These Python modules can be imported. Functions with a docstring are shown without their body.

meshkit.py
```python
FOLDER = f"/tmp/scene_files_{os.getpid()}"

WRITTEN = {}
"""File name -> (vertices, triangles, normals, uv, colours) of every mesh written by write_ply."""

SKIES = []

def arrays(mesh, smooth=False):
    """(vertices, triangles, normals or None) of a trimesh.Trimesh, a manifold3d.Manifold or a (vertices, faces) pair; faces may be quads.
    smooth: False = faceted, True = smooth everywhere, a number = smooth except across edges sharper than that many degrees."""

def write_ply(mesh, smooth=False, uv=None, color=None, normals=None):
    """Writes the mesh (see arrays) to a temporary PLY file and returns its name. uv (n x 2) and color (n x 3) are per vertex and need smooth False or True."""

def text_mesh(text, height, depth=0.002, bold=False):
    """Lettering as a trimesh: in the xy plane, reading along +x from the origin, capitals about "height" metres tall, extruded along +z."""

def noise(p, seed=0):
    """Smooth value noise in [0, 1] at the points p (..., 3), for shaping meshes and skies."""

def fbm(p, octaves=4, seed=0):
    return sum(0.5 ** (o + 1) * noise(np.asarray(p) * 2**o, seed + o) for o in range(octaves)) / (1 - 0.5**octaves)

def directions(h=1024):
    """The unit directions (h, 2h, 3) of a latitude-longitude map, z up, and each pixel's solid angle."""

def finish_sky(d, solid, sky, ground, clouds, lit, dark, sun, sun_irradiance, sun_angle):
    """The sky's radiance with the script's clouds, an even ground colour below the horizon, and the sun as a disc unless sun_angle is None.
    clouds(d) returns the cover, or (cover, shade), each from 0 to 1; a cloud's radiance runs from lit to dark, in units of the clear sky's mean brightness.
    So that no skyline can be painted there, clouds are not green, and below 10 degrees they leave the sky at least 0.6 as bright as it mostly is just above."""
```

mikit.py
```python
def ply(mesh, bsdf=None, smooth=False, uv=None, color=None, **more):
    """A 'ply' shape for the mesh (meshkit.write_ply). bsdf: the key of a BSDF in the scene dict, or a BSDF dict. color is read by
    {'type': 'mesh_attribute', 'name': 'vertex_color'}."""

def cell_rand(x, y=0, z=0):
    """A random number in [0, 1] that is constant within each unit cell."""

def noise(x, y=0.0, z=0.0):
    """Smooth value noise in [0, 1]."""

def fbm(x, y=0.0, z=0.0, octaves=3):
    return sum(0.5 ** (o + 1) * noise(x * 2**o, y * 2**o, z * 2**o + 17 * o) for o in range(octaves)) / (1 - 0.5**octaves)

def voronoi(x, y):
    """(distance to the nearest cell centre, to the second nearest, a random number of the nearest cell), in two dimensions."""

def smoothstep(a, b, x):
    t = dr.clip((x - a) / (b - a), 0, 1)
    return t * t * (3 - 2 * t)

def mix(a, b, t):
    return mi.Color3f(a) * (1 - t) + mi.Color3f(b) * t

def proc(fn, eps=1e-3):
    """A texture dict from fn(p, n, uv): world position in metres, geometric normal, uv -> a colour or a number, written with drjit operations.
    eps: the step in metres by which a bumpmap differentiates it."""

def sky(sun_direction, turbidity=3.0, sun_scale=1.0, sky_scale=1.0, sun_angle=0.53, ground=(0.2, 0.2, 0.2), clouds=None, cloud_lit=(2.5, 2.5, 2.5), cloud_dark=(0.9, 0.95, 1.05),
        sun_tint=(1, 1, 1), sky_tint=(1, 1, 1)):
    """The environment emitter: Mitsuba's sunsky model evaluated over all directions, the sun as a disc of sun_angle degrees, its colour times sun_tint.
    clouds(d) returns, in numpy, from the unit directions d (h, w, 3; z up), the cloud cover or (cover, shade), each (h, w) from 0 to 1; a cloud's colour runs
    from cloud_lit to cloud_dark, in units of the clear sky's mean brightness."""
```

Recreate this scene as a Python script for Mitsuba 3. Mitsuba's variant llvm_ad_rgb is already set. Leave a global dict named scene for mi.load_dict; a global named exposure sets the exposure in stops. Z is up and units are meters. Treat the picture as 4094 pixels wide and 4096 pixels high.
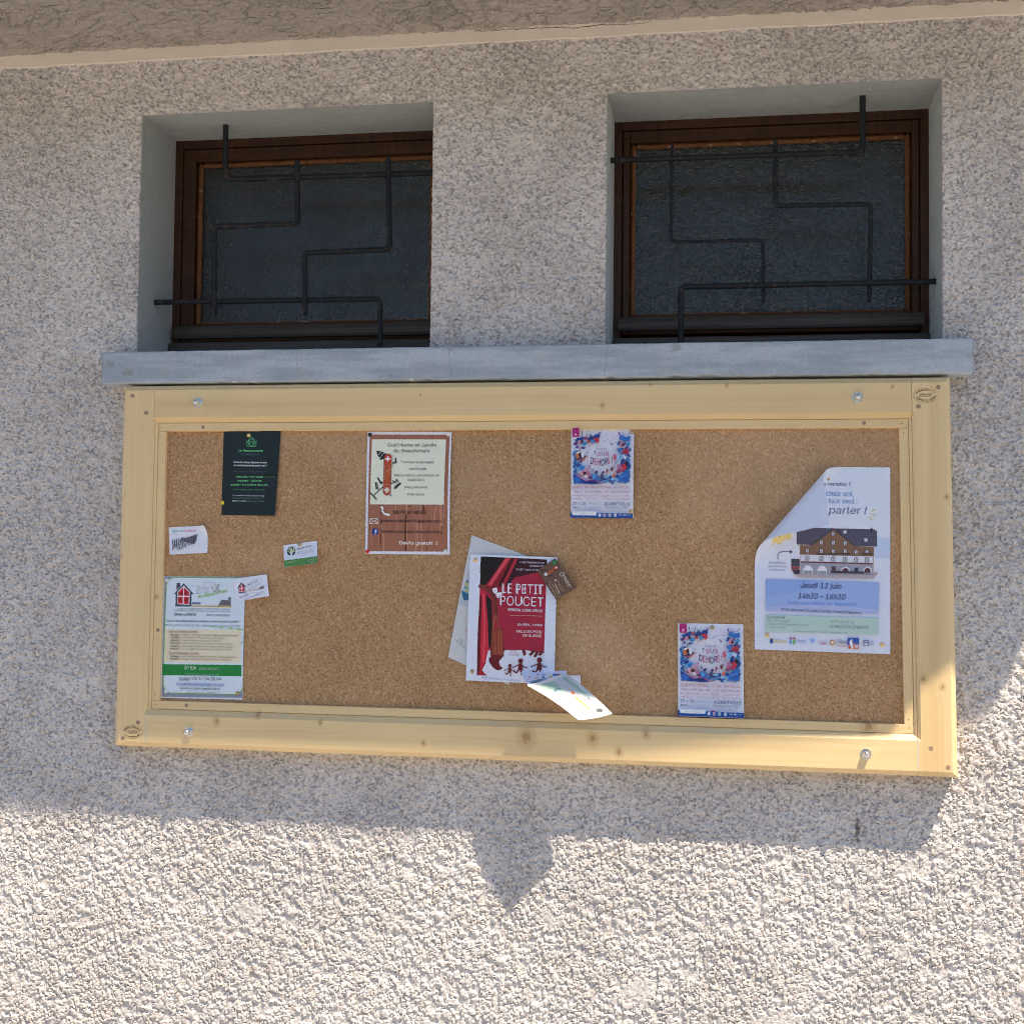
import math, random
import numpy as np, trimesh, shapely, manifold3d
import mitsuba as mi, drjit as dr
import mikit, meshkit
from shapely.geometry import Polygon, LineString, Point, box as sbox
from shapely import affinity

T = mi.ScalarTransform4f
scene, labels = {}, {}
# x runs along the facade, y into it (the wall's plane is y = 0, the street side is negative), z is up; metres

# ------------------------------------------------------------------ camera, sky, exposure
CAM, YAW, PITCH, ROLL = np.array([0.5, -3.1682, 1.6]), -0.1633, 0.0422, 0.0112
fw = np.array([math.sin(YAW) * math.cos(PITCH), math.cos(YAW) * math.cos(PITCH), math.sin(PITCH)])
rt = np.array([math.cos(YAW), -math.sin(YAW), 0.0])
up = np.cross(rt, fw)
up = -math.sin(ROLL) * rt + math.cos(ROLL) * up
scene['camera'] = {'type': 'perspective', 'fov': 41.994, 'fov_axis': 'x', 'near_clip': 0.05, 'far_clip': 1000.0,
                   'to_world': T().look_at(origin=CAM.tolist(), target=(CAM + fw).tolist(), up=up.tolist())}
SUN = np.array([1.17, -1.0, 3.07])
scene['sky'] = mikit.sky(SUN, turbidity=3.0, ground=(0.2, 0.2, 0.19))
exposure = 2.42

# ------------------------------------------------------------------ helpers
NOI = mikit.noise


def lin(rgb):
    c = np.array([float(q) for q in rgb]) / 255.0
    return np.where(c < 0.04045, c / 12.92, ((c + 0.055) / 1.055) ** 2.4)


def add(key, mesh, bsdf, smooth=False, color=None):
    n, k = 1, key
    while k in scene:
        k = f'{key}_{n:03d}'
        n += 1
    scene[k] = mikit.ply(mesh, bsdf, smooth=smooth, color=color)
    return k


def tag(key, label, category, group=None, kind=None):
    labels[key] = {'label': label, 'category': category}
    if group:
        labels[key]['group'] = group
    if kind:
        labels[key]['kind'] = kind


def part(key, label):
    labels[key] = {'label': label}


def join(ms):
    return trimesh.util.concatenate(ms)


def cbox(x0, x1, y0, y1, z0, z1, r=0.002):
    """A box with its edges chamfered by r."""
    pts = []
    lo, hi = (x0, y0, z0), (x1, y1, z1)
    for a in (0, 1):
        for b in (0, 1):
            for c in (0, 1):
                s = np.array([(lo, hi)[a][0], (lo, hi)[b][1], (lo, hi)[c][2]], float)
                d = np.array([1 - 2 * a, 1 - 2 * b, 1 - 2 * c], float) * r
                for k in range(3):
                    e = d.copy()
                    e[k] = 0
                    pts.append(s + e)
    return trimesh.convex.convex_hull(np.array(pts))


def tube(points, r, n=12, bend=0.014):
    """A round bar along the points, its corners bent on a small radius, flat ended."""
    P = [np.array(p, float) for p in points]
    path = [P[0]]
    for a, b, c in zip(P, P[1:], P[2:]):
        u, v = (a - b) / np.linalg.norm(a - b), (c - b) / np.linalg.norm(c - b)
        s, e = b + u * bend, b + v * bend
        for t in np.linspace(0, 1, 7):
            path.append((1 - t) ** 2 * s + 2 * t * (1 - t) * b + t * t * e)
    path.append(P[-1])
    path = np.array(path)
    tang = np.gradient(path, axis=0)
    tang /= np.linalg.norm(tang, axis=1, keepdims=True)
    V, F = [], []
    ref = np.array([0, 1.0, 0])
    for p, t in zip(path, tang):
        a = np.cross(t, ref)
        a /= np.linalg.norm(a)
        b = np.cross(t, a)
        for k in range(n):
            w = 2 * math.pi * k / n
            V.append(p + r * (math.cos(w) * a + math.sin(w) * b))
    m = len(path)
    for i in range(m - 1):
        for k in range(n):
            q, s = i * n + k, i * n + (k + 1) % n
            F += [[q, s, s + n], [q, s + n, q + n]]
    V += [path[0], path[-1]]
    for k in range(n):
        F += [[len(V) - 2, (k + 1) % n, k], [len(V) - 1, (m - 1) * n + k, (m - 1) * n + (k + 1) % n]]
    return trimesh.Trimesh(np.array(V), np.array(F), process=False)


def grid_faces(nz, nx, keep=None):
    i = np.arange(nz * nx).reshape(nz, nx)
    f = np.stack([i[:-1, :-1], i[:-1, 1:], i[1:, 1:], i[1:, :-1]], -1).reshape(-1, 4)
    if keep is not None:
        f = f[keep.ravel()]
    return np.vstack([f[:, [0, 1, 2]], f[:, [0, 2, 3]]])


def compact(v, f):
    used, g = np.unique(f, return_inverse=True)
    return v[used], g.reshape(-1, 3)


# ------------------------------------------------------------------ materials
def principled(color, rough=0.6, spec=0.4, **k):
    c = color if isinstance(color, dict) else {'type': 'rgb', 'value': list(map(float, color))}
    return {'type': 'principled', 'base_color': c, 'roughness': float(rough), 'specular': float(spec), **k}


def two(b):
    return {'type': 'twosided', 'bsdf': b}


def roughcast_color(p, n, uv):
    x, z = p.x, p.z
    fine = mikit.fbm(x * 300, z * 300, p.y * 300, 2)
    tone = mikit.fbm(x * 6, z * 6, 3.0, 2)
    c = mikit.mix((0.63, 0.593, 0.565), (0.705, 0.668, 0.638), mikit.smoothstep(0.3, 0.7, tone))
    c = c * (0.86 + 0.28 * fine)
    # darker grains of sand in the mix
    f1, f2, w = mikit.voronoi(x * 150, z * 200)
    c = c * (0.84 + 0.28 * NOI(x * 330, z * 330, 4.0))
    hue = mikit.smoothstep(0.5, 0.75, NOI(x * 40, z * 40, 21.0))
    c = mikit.mix(c, mikit.mix((0.25, 0.26, 0.295), (0.30, 0.255, 0.215), hue), 0.6 * mikit.smoothstep(0.70, 0.80, w) * mikit.smoothstep(0.8, 0.4, f1))
    # rusty peg hole streak below the board
    dx, dz = (x - 0.788 + 0.004 * NOI(z * 90, 5.0)) / 0.006, (z - 1.012) / 0.036
    rust = mikit.smoothstep(1.0, 0.45, dr.sqrt(dx * dx + dz * dz) + 0.7 * (NOI(x * 200, z * 140, 2.0) - 0.5))
    dx2, dz2 = (x - 0.801) / 0.011, (z - 1.003) / 0.012
    patch = mikit.smoothstep(1.0, 0.5, dr.sqrt(dx2 * dx2 + dz2 * dz2) + 0.8 * (NOI(x * 170, z * 170, 9.0) - 0.5))
    c = mikit.mix(c, (0.16, 0.15, 0.14), 0.5 * patch)
    return mikit.mix(c, (0.10, 0.065, 0.05), 0.7 * rust)


scene['roughcast'] = two({'type': 'diffuse', 'reflectance': mikit.proc(roughcast_color)})


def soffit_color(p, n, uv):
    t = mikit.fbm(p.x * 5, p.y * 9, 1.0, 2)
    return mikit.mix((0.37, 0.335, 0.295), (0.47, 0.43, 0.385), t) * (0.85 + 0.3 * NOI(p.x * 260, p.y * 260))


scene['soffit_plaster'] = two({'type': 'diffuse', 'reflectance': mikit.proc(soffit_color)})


def band_color(p, n, uv):
    t = mikit.fbm(p.x * 9, p.z * 40, p.y * 40, 2)
    return mikit.mix((0.74, 0.66, 0.57), (0.80, 0.725, 0.64), t)


scene['band_paint'] = two(principled(mikit.proc(band_color), 0.7, 0.3))


def reveal_color(p, n, uv):
    t = mikit.fbm(p.x * 60, p.z * 60, p.y * 60, 2)
    return mikit.mix((0.36, 0.385, 0.37), (0.43, 0.455, 0.445), t)


scene['reveal_paint'] = two(principled(mikit.proc(reveal_color), 0.75, 0.25))


def sill_color(p, n, uv):
    t = mikit.fbm(p.x * 7, p.z * 55, p.y * 30, 3)
    c = mikit.mix((0.345, 0.395, 0.445), (0.45, 0.505, 0.56), mikit.smoothstep(0.3, 0.7, t))
    c = c * (0.9 + 0.2 * NOI(p.x * 300, p.z * 300, p.y * 300))
    streak = mikit.smoothstep(0.58, 0.75, NOI(p.x * 45, p.z * 3, 4.0))
    c = mikit.mix(c, (0.52, 0.51, 0.49), 0.12 * streak)
    chip = 0.7 * mikit.smoothstep(0.79, 0.84, mikit.fbm(p.x * 34, 6.0, 1.0, 2) * 0.6 + 0.4 * NOI(p.x * 55, p.z * 300, 2.0)) * mikit.smoothstep(2.0545, 2.0525, p.z + 0.004 * NOI(p.x * 120, 8.0))
    c = mikit.mix(c, (0.80, 0.78, 0.74), chip)
    crack = mi.Float(0)
    for x0, x1 in ((-0.1701, -0.1627), (-0.5462, -0.5413), (0.2114, 0.2058)):
        xc = x0 + (x1 - x0) * (2.125 - p.z) / 0.075 + 0.006 * (NOI(p.z * 110, x0 * 9) - 0.5)
        crack = dr.maximum(crack, mikit.smoothstep(0.0009, 0.0002, dr.abs(p.x - xc)))
    blot = mi.Float(0)
    for bx, bz, br in ((-0.985, 2.075, 0.017), (-0.165, 2.121, 0.008), (0.372, 2.119, 0.016), (-0.31, 2.06, 0.007), (-1.03, 2.10, 0.014)):
        d = dr.sqrt(dr.square((p.x - bx) / br) + dr.square((p.z - bz) / (br * 0.8)))
        blot = dr.maximum(blot, mikit.smoothstep(1.0, 0.4, d + 0.8 * (NOI(p.x * 150, p.z * 150, 5.0) - 0.5)))
    c = mikit.mix(c, (0.20, 0.19, 0.16), 0.45 * blot)
    return mikit.mix(c, (0.20, 0.20, 0.19), 0.7 * crack)


scene['sill_stone'] = two(principled(mikit.proc(sill_color), 0.75, 0.3))

KNOTS_H = [(0.029, 1.206, 0.020), (0.1844, 1.2085, 0.013), (0.308, 1.2214, 0.009), (-0.732, 1.2201, 0.009), (-0.471, 1.2255, 0.006), (-0.2166, 1.1836, 0.006), (0.806, 1.2545, 0.016),
           (0.2011, 1.9837, 0.006), (0.3122, 2.0319, 0.004), (0.4881, 2.027, 0.004), (-0.2365, 2.0129, 0.003), (0.8577, 2.02, 0.004), (0.245, 1.178, 0.009), (-0.63, 1.238, 0.008)]
KNOTS_V = [(0.9751, 1.7711, 0.006), (0.9649, 1.3458, 0.007), (0.9237, 1.3634, 0.008), (-0.990, 1.62, 0.005), (-0.9, 1.52, 0.005)]


def pine(p, along, across, seed, knots, warm):
    """Pale softwood: growth lines along the board, wavier and darker round its knots."""
    bend, dark = mi.Float(0), mi.Float(0)
    for kx, kz, kr in knots:
        d = dr.sqrt(dr.square((p.x - kx) / kr) + dr.square((p.z - kz) / (kr * 1.25)))
        bend = bend + 0.010 * dr.exp(-0.35 * d)
        dark = dr.maximum(dark, 0.85 * mikit.smoothstep(0.95, 0.15, d + 0.35 * NOI(p.x * 300, p.z * 300)) + 0.28 * mikit.smoothstep(1.7, 0.8, d))
    wob = 0.008 * mikit.fbm(along * 2.2, across * 12, seed, 2)
    v = across + wob + bend
    lines = NOI(v * 170, along * 1.6, seed + 3) * 0.6 + NOI(v * 420, along * 3.5, seed + 9) * 0.4
    wide = NOI(v * 38, along * 0.9, seed + 5)
    c = mikit.mix((0.82, 0.615, 0.33), (0.75, 0.535, 0.255), mikit.smoothstep(0.35, 0.85, lines) * (0.2 + 0.5 * wide))
    c = mikit.mix(c, (0.56, 0.345, 0.13), 0.22 * mikit.smoothstep(0.5, 0.9, NOI(v * 22, along * 1.2, seed + 31)) * warm)
    c = c * (0.95 + 0.1 * mikit.fbm(along * 4, across * 20, seed, 2))
    return mikit.mix(c, (0.40, 0.215, 0.085), dr.minimum(dark, 0.8))


scene['pine_rail'] = two(principled(mikit.proc(lambda p, n, uv: pine(p, p.x, p.z, 1.0, KNOTS_H, 0.6)), 0.42, 0.4))
scene['pine_stile'] = two(principled(mikit.proc(lambda p, n, uv: pine(p, p.z, p.x, 14.0, KNOTS_V, 1.0)), 0.42, 0.4))


def cork_color(p, n, uv):
    f1, f2, w = mikit.voronoi(p.x * 235, p.z * 180 + 0.3 * p.x)
    g1, g2, w2 = mikit.voronoi(p.x * 420 + 40, p.z * 330)
    c = mikit.mix((0.43, 0.245, 0.118), (0.59, 0.374, 0.203), w)
    c = mikit.mix(c, mikit.mix((0.32, 0.162, 0.070), (0.66, 0.435, 0.25), w2), 0.5)
    c = mikit.mix(c, (0.17, 0.075, 0.033), 0.65 * mikit.smoothstep(0.84, 0.94, w2))
    c = mikit.mix(c, (0.72, 0.53, 0.35), 0.35 * mikit.smoothstep(0.90, 0.97, w))
    # old pin holes and faded patches
    h1, h2, hw = mikit.voronoi(p.x * 14 + 3, p.z * 14)
    c = mikit.mix(c, (0.10, 0.05, 0.025), 0.8 * mikit.smoothstep(0.026, 0.014, h1) * mikit.smoothstep(0.5, 0.55, hw))
    c = mikit.mix(c, (0.66, 0.47, 0.31), 0.22 * mikit.smoothstep(0.50, 0.75, mikit.fbm(p.x * 5, p.z * 5, 9.0, 3)))
    return c * (0.9 + 0.2 * mikit.fbm(p.x * 9, p.z * 9, 4.0, 3))


scene['cork'] = two({'type': 'bumpmap', 'scale': 1.0, 'bump': mikit.proc(lambda p, n, uv: 0.0006 * NOI(p.x * 420, p.z * 340), eps=6e-4),
                     'bsdf': {'type': 'diffuse', 'reflectance': mikit.proc(cork_color)}})


def dark_wood(p, n, uv):
    l = NOI(p.x * 12, p.z * 160, p.y * 160) * 0.5 + NOI(p.x * 160, p.z * 12, p.y * 160) * 0.5
    return mikit.mix((0.022, 0.008, 0.004), (0.075, 0.026, 0.010), l)


scene['stained_wood'] = two(principled(mikit.proc(dark_wood), 0.45, 0.4))


def bead_wood(p, n, uv):
    l = NOI(p.x * 25, p.z * 120, p.y * 120) * 0.5 + NOI(p.x * 120, p.z * 25, p.y * 120) * 0.5
    c = mikit.mix((0.10, 0.036, 0.012), (0.24, 0.10, 0.035), l)
    return mikit.mix(c, (0.42, 0.33, 0.24), 0.6 * mikit.smoothstep(0.74, 0.80, mikit.fbm(p.x * 70, p.z * 70, p.y * 70, 2)))


scene['worn_bead'] = two(principled(mikit.proc(bead_wood), 0.6, 0.3))


def grey_wood(p, n, uv):
    l = NOI(p.x * 9, p.z * 260, p.y * 260)
    return mikit.mix((0.045, 0.038, 0.033), (0.095, 0.085, 0.075), l)


scene['weathered_wood'] = two(principled(mikit.proc(grey_wood), 0.6, 0.35))
scene['glass'] = {'type': 'roughdielectric', 'distribution': 'ggx', 'alpha': 0.08, 'int_ior': 1.52, 'ext_ior': 1.0}
scene['room_paint'] = two({'type': 'diffuse', 'reflectance': {'type': 'rgb', 'value': [0.42, 0.41, 0.38]}})


def iron(p, n, uv):
    t = mikit.fbm(p.x * 70, p.z * 70, p.y * 70, 2)
    c = mikit.mix((0.008, 0.010, 0.013), (0.02, 0.023, 0.028), t)
    return mikit.mix(c, (0.12, 0.07, 0.04), 0.5 * mikit.smoothstep(0.66, 0.74, t))


scene['black_iron'] = two(principled(mikit.proc(iron), 0.6, 0.3))
scene['zinc'] = two({'type': 'roughconductor', 'material': 'none', 'alpha': 0.13, 'specular_reflectance': {'type': 'rgb', 'value': [0.78, 0.79, 0.80]}})
scene['brass'] = two({'type': 'roughconductor', 'material': 'none', 'alpha': 0.22, 'specular_reflectance': {'type': 'rgb', 'value': [0.86, 0.60, 0.26]}})
scene['old_brass'] = two({'type': 'roughconductor', 'material': 'none', 'alpha': 0.3, 'specular_reflectance': {'type': 'rgb', 'value': [0.50, 0.38, 0.20]}})
for nm, c in dict(yellow=(0.75, 0.60, 0.04), black=(0.02, 0.02, 0.022), white=(0.80, 0.80, 0.80), red=(0.66, 0.03, 0.025), green=(0.015, 0.24, 0.09)).items():
    scene['pin_' + nm] = two(principled(c, 0.3, 0.5))
scene['plug_wood'] = two(principled((0.36, 0.235, 0.165), 0.6, 0.3))
scene['scorch'] = two(principled((0.16, 0.085, 0.035), 0.8, 0.2))
scene['glue'] = two(principled((0.62, 0.56, 0.49), 0.6, 0.3))
scene['crack_dirt'] = two(principled((0.07, 0.05, 0.04), 0.9, 0.1))
for nm, c in dict(white=(0.79, 0.83, 0.95), green=(0.008, 0.022, 0.028), brown=(0.17, 0.092, 0.062), photo=(0.76, 0.81, 0.96), pale=(0.62, 0.645, 0.67)).items():
    scene['paper_' + nm] = two(principled(c, 0.5, 0.35))
scene['ink'] = two(principled({'type': 'mesh_attribute', 'name': 'vertex_color'}, 0.5, 0.35))


def ground_color(p, n, uv):
    t = mikit.fbm(p.x * 1.5, p.y * 1.5, 2.0, 3)
    c = mikit.mix((0.27, 0.26, 0.248), (0.36, 0.35, 0.335), t)
    return c * (0.8 + 0.4 * NOI(p.x * 90, p.y * 90))


scene['gravel'] = {'type': 'diffuse', 'reflectance': mikit.proc(ground_color)}

scene['forest'] = two({'type': 'diffuse', 'reflectance': mikit.proc(lambda p, n, uv: mikit.mix((0.025, 0.045, 0.02), (0.075, 0.105, 0.045), mikit.fbm(p.x / 12, p.y / 12, p.z / 12, 3)))})

# ------------------------------------------------------------------ the ground
v = np.array([[-400, -400, 0], [400, -400, 0], [400, 400, 0], [-400, 400, 0]], float)
scene['ground'] = mikit.ply((v, np.array([[0, 1, 2], [0, 2, 3]])), 'gravel')
tag('ground', 'pale gravel forecourt in front of the building', 'ground', kind='structure')

# the wooded side of the valley across the street, which the window panes mirror
hx, hy = np.meshgrid(np.linspace(-900, 900, 181), np.linspace(-640, -60, 59))
hp = np.stack([hx / 90, hy / 90, hx * 0], -1)
hz = 0.225 * np.clip(-60 - hy, 0, None) ** 1.02 * (0.72 + 0.5 * meshkit.fbm(hp, 4, seed=9)) + 5.0 * (meshkit.noise(np.stack([hx / 9, hy / 9, hx * 0], -1), 4) - 0.4)
scene['hills'] = mikit.ply(trimesh.Trimesh(np.stack([hx, hy, hz], -1).reshape(-1, 3), grid_faces(59, 181), process=False), 'forest')
tag('hills', 'wooded hillside across the valley, opposite the building', 'hills', kind='structure')

# ------------------------------------------------------------------ the building: roughcast wall
tag('building', 'pink-beige roughcast building front with two barred windows above a notice board', 'building')
LW, RW = (-0.9923, -0.2286), (0.1993, 0.9772)          # window openings, x from and to
ZB, ZT, DEEP = 2.1285, 2.7489, 0.2105                  # sill top, lintel, depth of the reveals
SILL = (-1.0532, 1.0335, 2.0489, 0.0671)
BAND0, SOFFIT = 2.8853, 2.9222
PX = 0.0014                                            # raster of the relief
NXR, NZR = 1964, 1860
X0, ZR0 = -1.5, 0.34


def roughcast_relief():
    """Flat chips of thrown render lying over one another, each with its own tilt; pits stay open where none has landed."""
    rng = np.random.default_rng(11)
    zz, xx = np.meshgrid(np.arange(NZR) * PX, np.arange(NXR) * PX, indexing='ij')
    p = np.stack([xx, zz, xx * 0 + 0.5], -1)
    clump = meshkit.fbm(p / 0.015, 2, seed=3)
    H = np.zeros((NZR, NXR))
    for count, r0, r1, h0, h1 in ((250000, 0.0021, 0.0037, 0.0037, 0.0053), (70000, 0.0038, 0.0068, 0.0041, 0.0056)):
        cx, cz = rng.uniform(0, NXR * PX, count), rng.uniform(0, NZR * PX, count)
        bare = clump[np.minimum((cz / PX).astype(int), NZR - 1), np.minimum((cx / PX).astype(int), NXR - 1)] < 0.43
        cx, cz = cx[~bare], cz[~bare]
        n = len(cx)
        r, top = rng.uniform(r0, r1, n), rng.uniform(h0, h1, n)
        asp, turn = rng.uniform(0.75, 1.35, n), rng.uniform(0, math.pi, n)
        ca, sa = np.cos(turn), np.sin(turn)
        tx, tz, e = rng.normal(0, 0.10, n), rng.normal(0, 0.10, n), rng.choice([1.2, 1.5, 2.0, 3.0], n)
        ix, iz = (cx / PX).astype(int), (cz / PX).astype(int)
        k = int(r1 * 1.15 / PX) + 1
        for dz in range(-k, k + 1):
            for dx in range(-k, k + 1):
                gx, gz = ix + dx, iz + dz
                ux, uz = gx * PX - cx, gz * PX - cz
                s = (np.abs((ca * ux + sa * uz) / (r * asp)) ** e + np.abs((ca * uz - sa * ux) / (r / asp)) ** e)
                ok = s < 1
                h = (top + tx * ux + tz * uz) * (1 - s ** 4)
                np.maximum.at(H, (gz[ok] % NZR, gx[ok] % NXR), h[ok])
    swell = meshkit.fbm(p / 0.06, 2, seed=8) - 0.5
    big = np.random.default_rng(7)
    for q in range(260):                                # now and then a whole pebble
        r = big.uniform(0.006, 0.011)
        k = int(r / PX)
        i, j = int(big.uniform(k, NZR - k - 1)), int(big.uniform(k, NXR - k - 1))
        w = slice(i - k, i + k + 1), slice(j - k, j + k + 1)
        d = ((zz[w] - i * PX) ** 2 + ((xx[w] - j * PX) * big.uniform(0.7, 1.3)) ** 2) / r ** 2
        H[w] = np.maximum(H[w], 0.0032 + big.uniform(0.002, 0.0045) * np.sqrt(np.clip(1 - d, 0, 1)) * (d < 1) - 0.02 * (d >= 1))
    for q in range(26):                                 # places where the trowel has pressed it flat
        i, j, rr = int(big.uniform(60, NZR - 60)), int(big.uniform(60, NXR - 60)), big.uniform(0.014, 0.034)
        k = int(rr * 1.6 / PX)
        w = slice(max(i - k, 0), i + k + 1), slice(max(j - k, 0), j + k + 1)
        d = np.sqrt((zz[w] - i * PX) ** 2 + ((xx[w] - j * PX) * 0.75) ** 2) / rr + 0.5 * (clump[w] - 0.5)
        m = np.clip((1.1 - d) / 0.35, 0, 1) * 0.75
        H[w] = H[w] * (1 - m) + 0.0042 * m
    floor = meshkit.fbm(p / 0.0045, 2, seed=6)
    return 1.25 * np.maximum(H, 0.0024 * floor) + 0.0018 * swell + 0.0004


RELIEF = roughcast_relief()


def relief(x, z):
    i = np.round((z - ZR0) / PX).astype(int) % NZR
    j = np.round((x - X0) / PX).astype(int) % NXR
    return RELIEF[i, j]


def ticks(breaks, steps):
    out = [breaks[0]]
    for a, b, s in zip(breaks, breaks[1:], steps):
        n = max(1, round((b - a) / s))
        out += list(a + (b - a) * np.arange(1, n + 1) / n)
    return np.array(out)


FINE = 0.0025
HOLES = [(LW[0], LW[1], ZB - 0.02, ZT), (RW[0], RW[1], ZB - 0.02, ZT), (-0.965, 0.95, 1.185, 2.025), (-1.03, 1.01, 2.06, ZB - 0.02)]
bx = [-3.2, -1.95, -1.43, -1.03, LW[0], -0.965, LW[1], RW[0], 0.95, RW[1], 1.01, 1.19, 1.75, 3.0]
xs = ticks(bx, [0.02, 0.0055] + [FINE] * 9 + [0.0055, 0.02])
zs = ticks([0.0, 0.40, 1.185, 2.025, 2.06, ZB - 0.02, ZT, BAND0 + 0.004], [0.014] + [FINE] * 6)
Z, X = np.meshgrid(zs, xs, indexing='ij')
Hh = relief(X, Z)
Hh = np.where((X < -1.45) | (X > 1.21) | (Z < 0.38), Hh, Hh)
V = np.stack([X, -Hh, Z], -1)
cx, cz = (xs[1:] + xs[:-1]) / 2, (zs[1:] + zs[:-1]) / 2
CZ, CX = np.meshgrid(cz, cx, indexing='ij')
keep = np.ones(CX.shape, bool)
for a, b, c, d in HOLES:
    keep &= ~((CX > a) & (CX < b) & (CZ > c) & (CZ < d))
F = grid_faces(len(zs), len(xs), keep)
skirts = []
base = V.reshape(-1, 3)
for a, b in (LW, RW):                                   # the render's own edge round each opening
    for col in (a, b):
        j = int(np.argmin(np.abs(xs - col)))
        rows = np.where((zs > ZB - 0.03) & (zs < ZT + 1e-6))[0]
        skirts.append(V[rows, j])
    i = int(np.argmin(np.abs(zs - ZT)))
    cols = np.where((xs > a - 1e-6) & (xs < b + 1e-6))[0]
    skirts.append(V[i, cols])
allv, allf = [base], [F]
n0 = len(base)
for s in skirts:
    e = s.copy()
    e[:, 1] = 0.004
    m = len(s)
    i = np.arange(m - 1)
    allv += [s, e]
    allf.append(n0 + np.vstack([np.stack([i, i + 1, i + 1 + m], 1), np.stack([i, i + 1 + m, i + m], 1)]))
    n0 += 2 * m
wall_v, wall_f = compact(np.vstack(allv), np.vstack(allf))
add('building__wall', trimesh.Trimesh(wall_v, wall_f, process=False), 'roughcast', smooth=False)
part('building__wall', 'coarse pinkish roughcast rendering of the wall')

# the storey above, out of the picture
add('building__upper_wall', cbox(-3.2, 3.0, 0.002, 0.30, SOFFIT + 0.17, 5.6, 0.002), 'band_paint')
add('building__wall_core', cbox(-3.2, -1.6, 0.012, 0.30, 0, SOFFIT, 0.001), 'room_paint')
add('building__wall_core', cbox(1.6, 3.0, 0.012, 0.30, 0, SOFFIT, 0.001), 'room_paint')

# smooth band under the soffit, slightly uneven
bxs = np.linspace(-3.2, 3.0, 500)
prof = [(0.006, BAND0 - 0.001), (-0.0075, BAND0), (-0.0095, BAND0 + 0.002), (-0.0095, SOFFIT - 0.003), (-0.0095, SOFFIT + 0.003)]
bv = []
for k, (y, z) in enumerate(prof):
    wv = (meshkit.fbm(np.stack([bxs * 14, bxs * 0 + 1, bxs * 0], -1), 3, seed=2) - 0.5) * 0.005 if k in (0, 1, 2) else bxs * 0
    bv.append(np.stack([bxs, bxs * 0 + y, z + wv], -1))
add('building__cornice_band', trimesh.Trimesh(np.array(bv).reshape(-1, 3), grid_faces(len(prof), len(bxs)), process=False), 'band_paint', smooth=40)
part('building__cornice_band', 'smooth cream band between the roughcast wall and the soffit')
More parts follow.
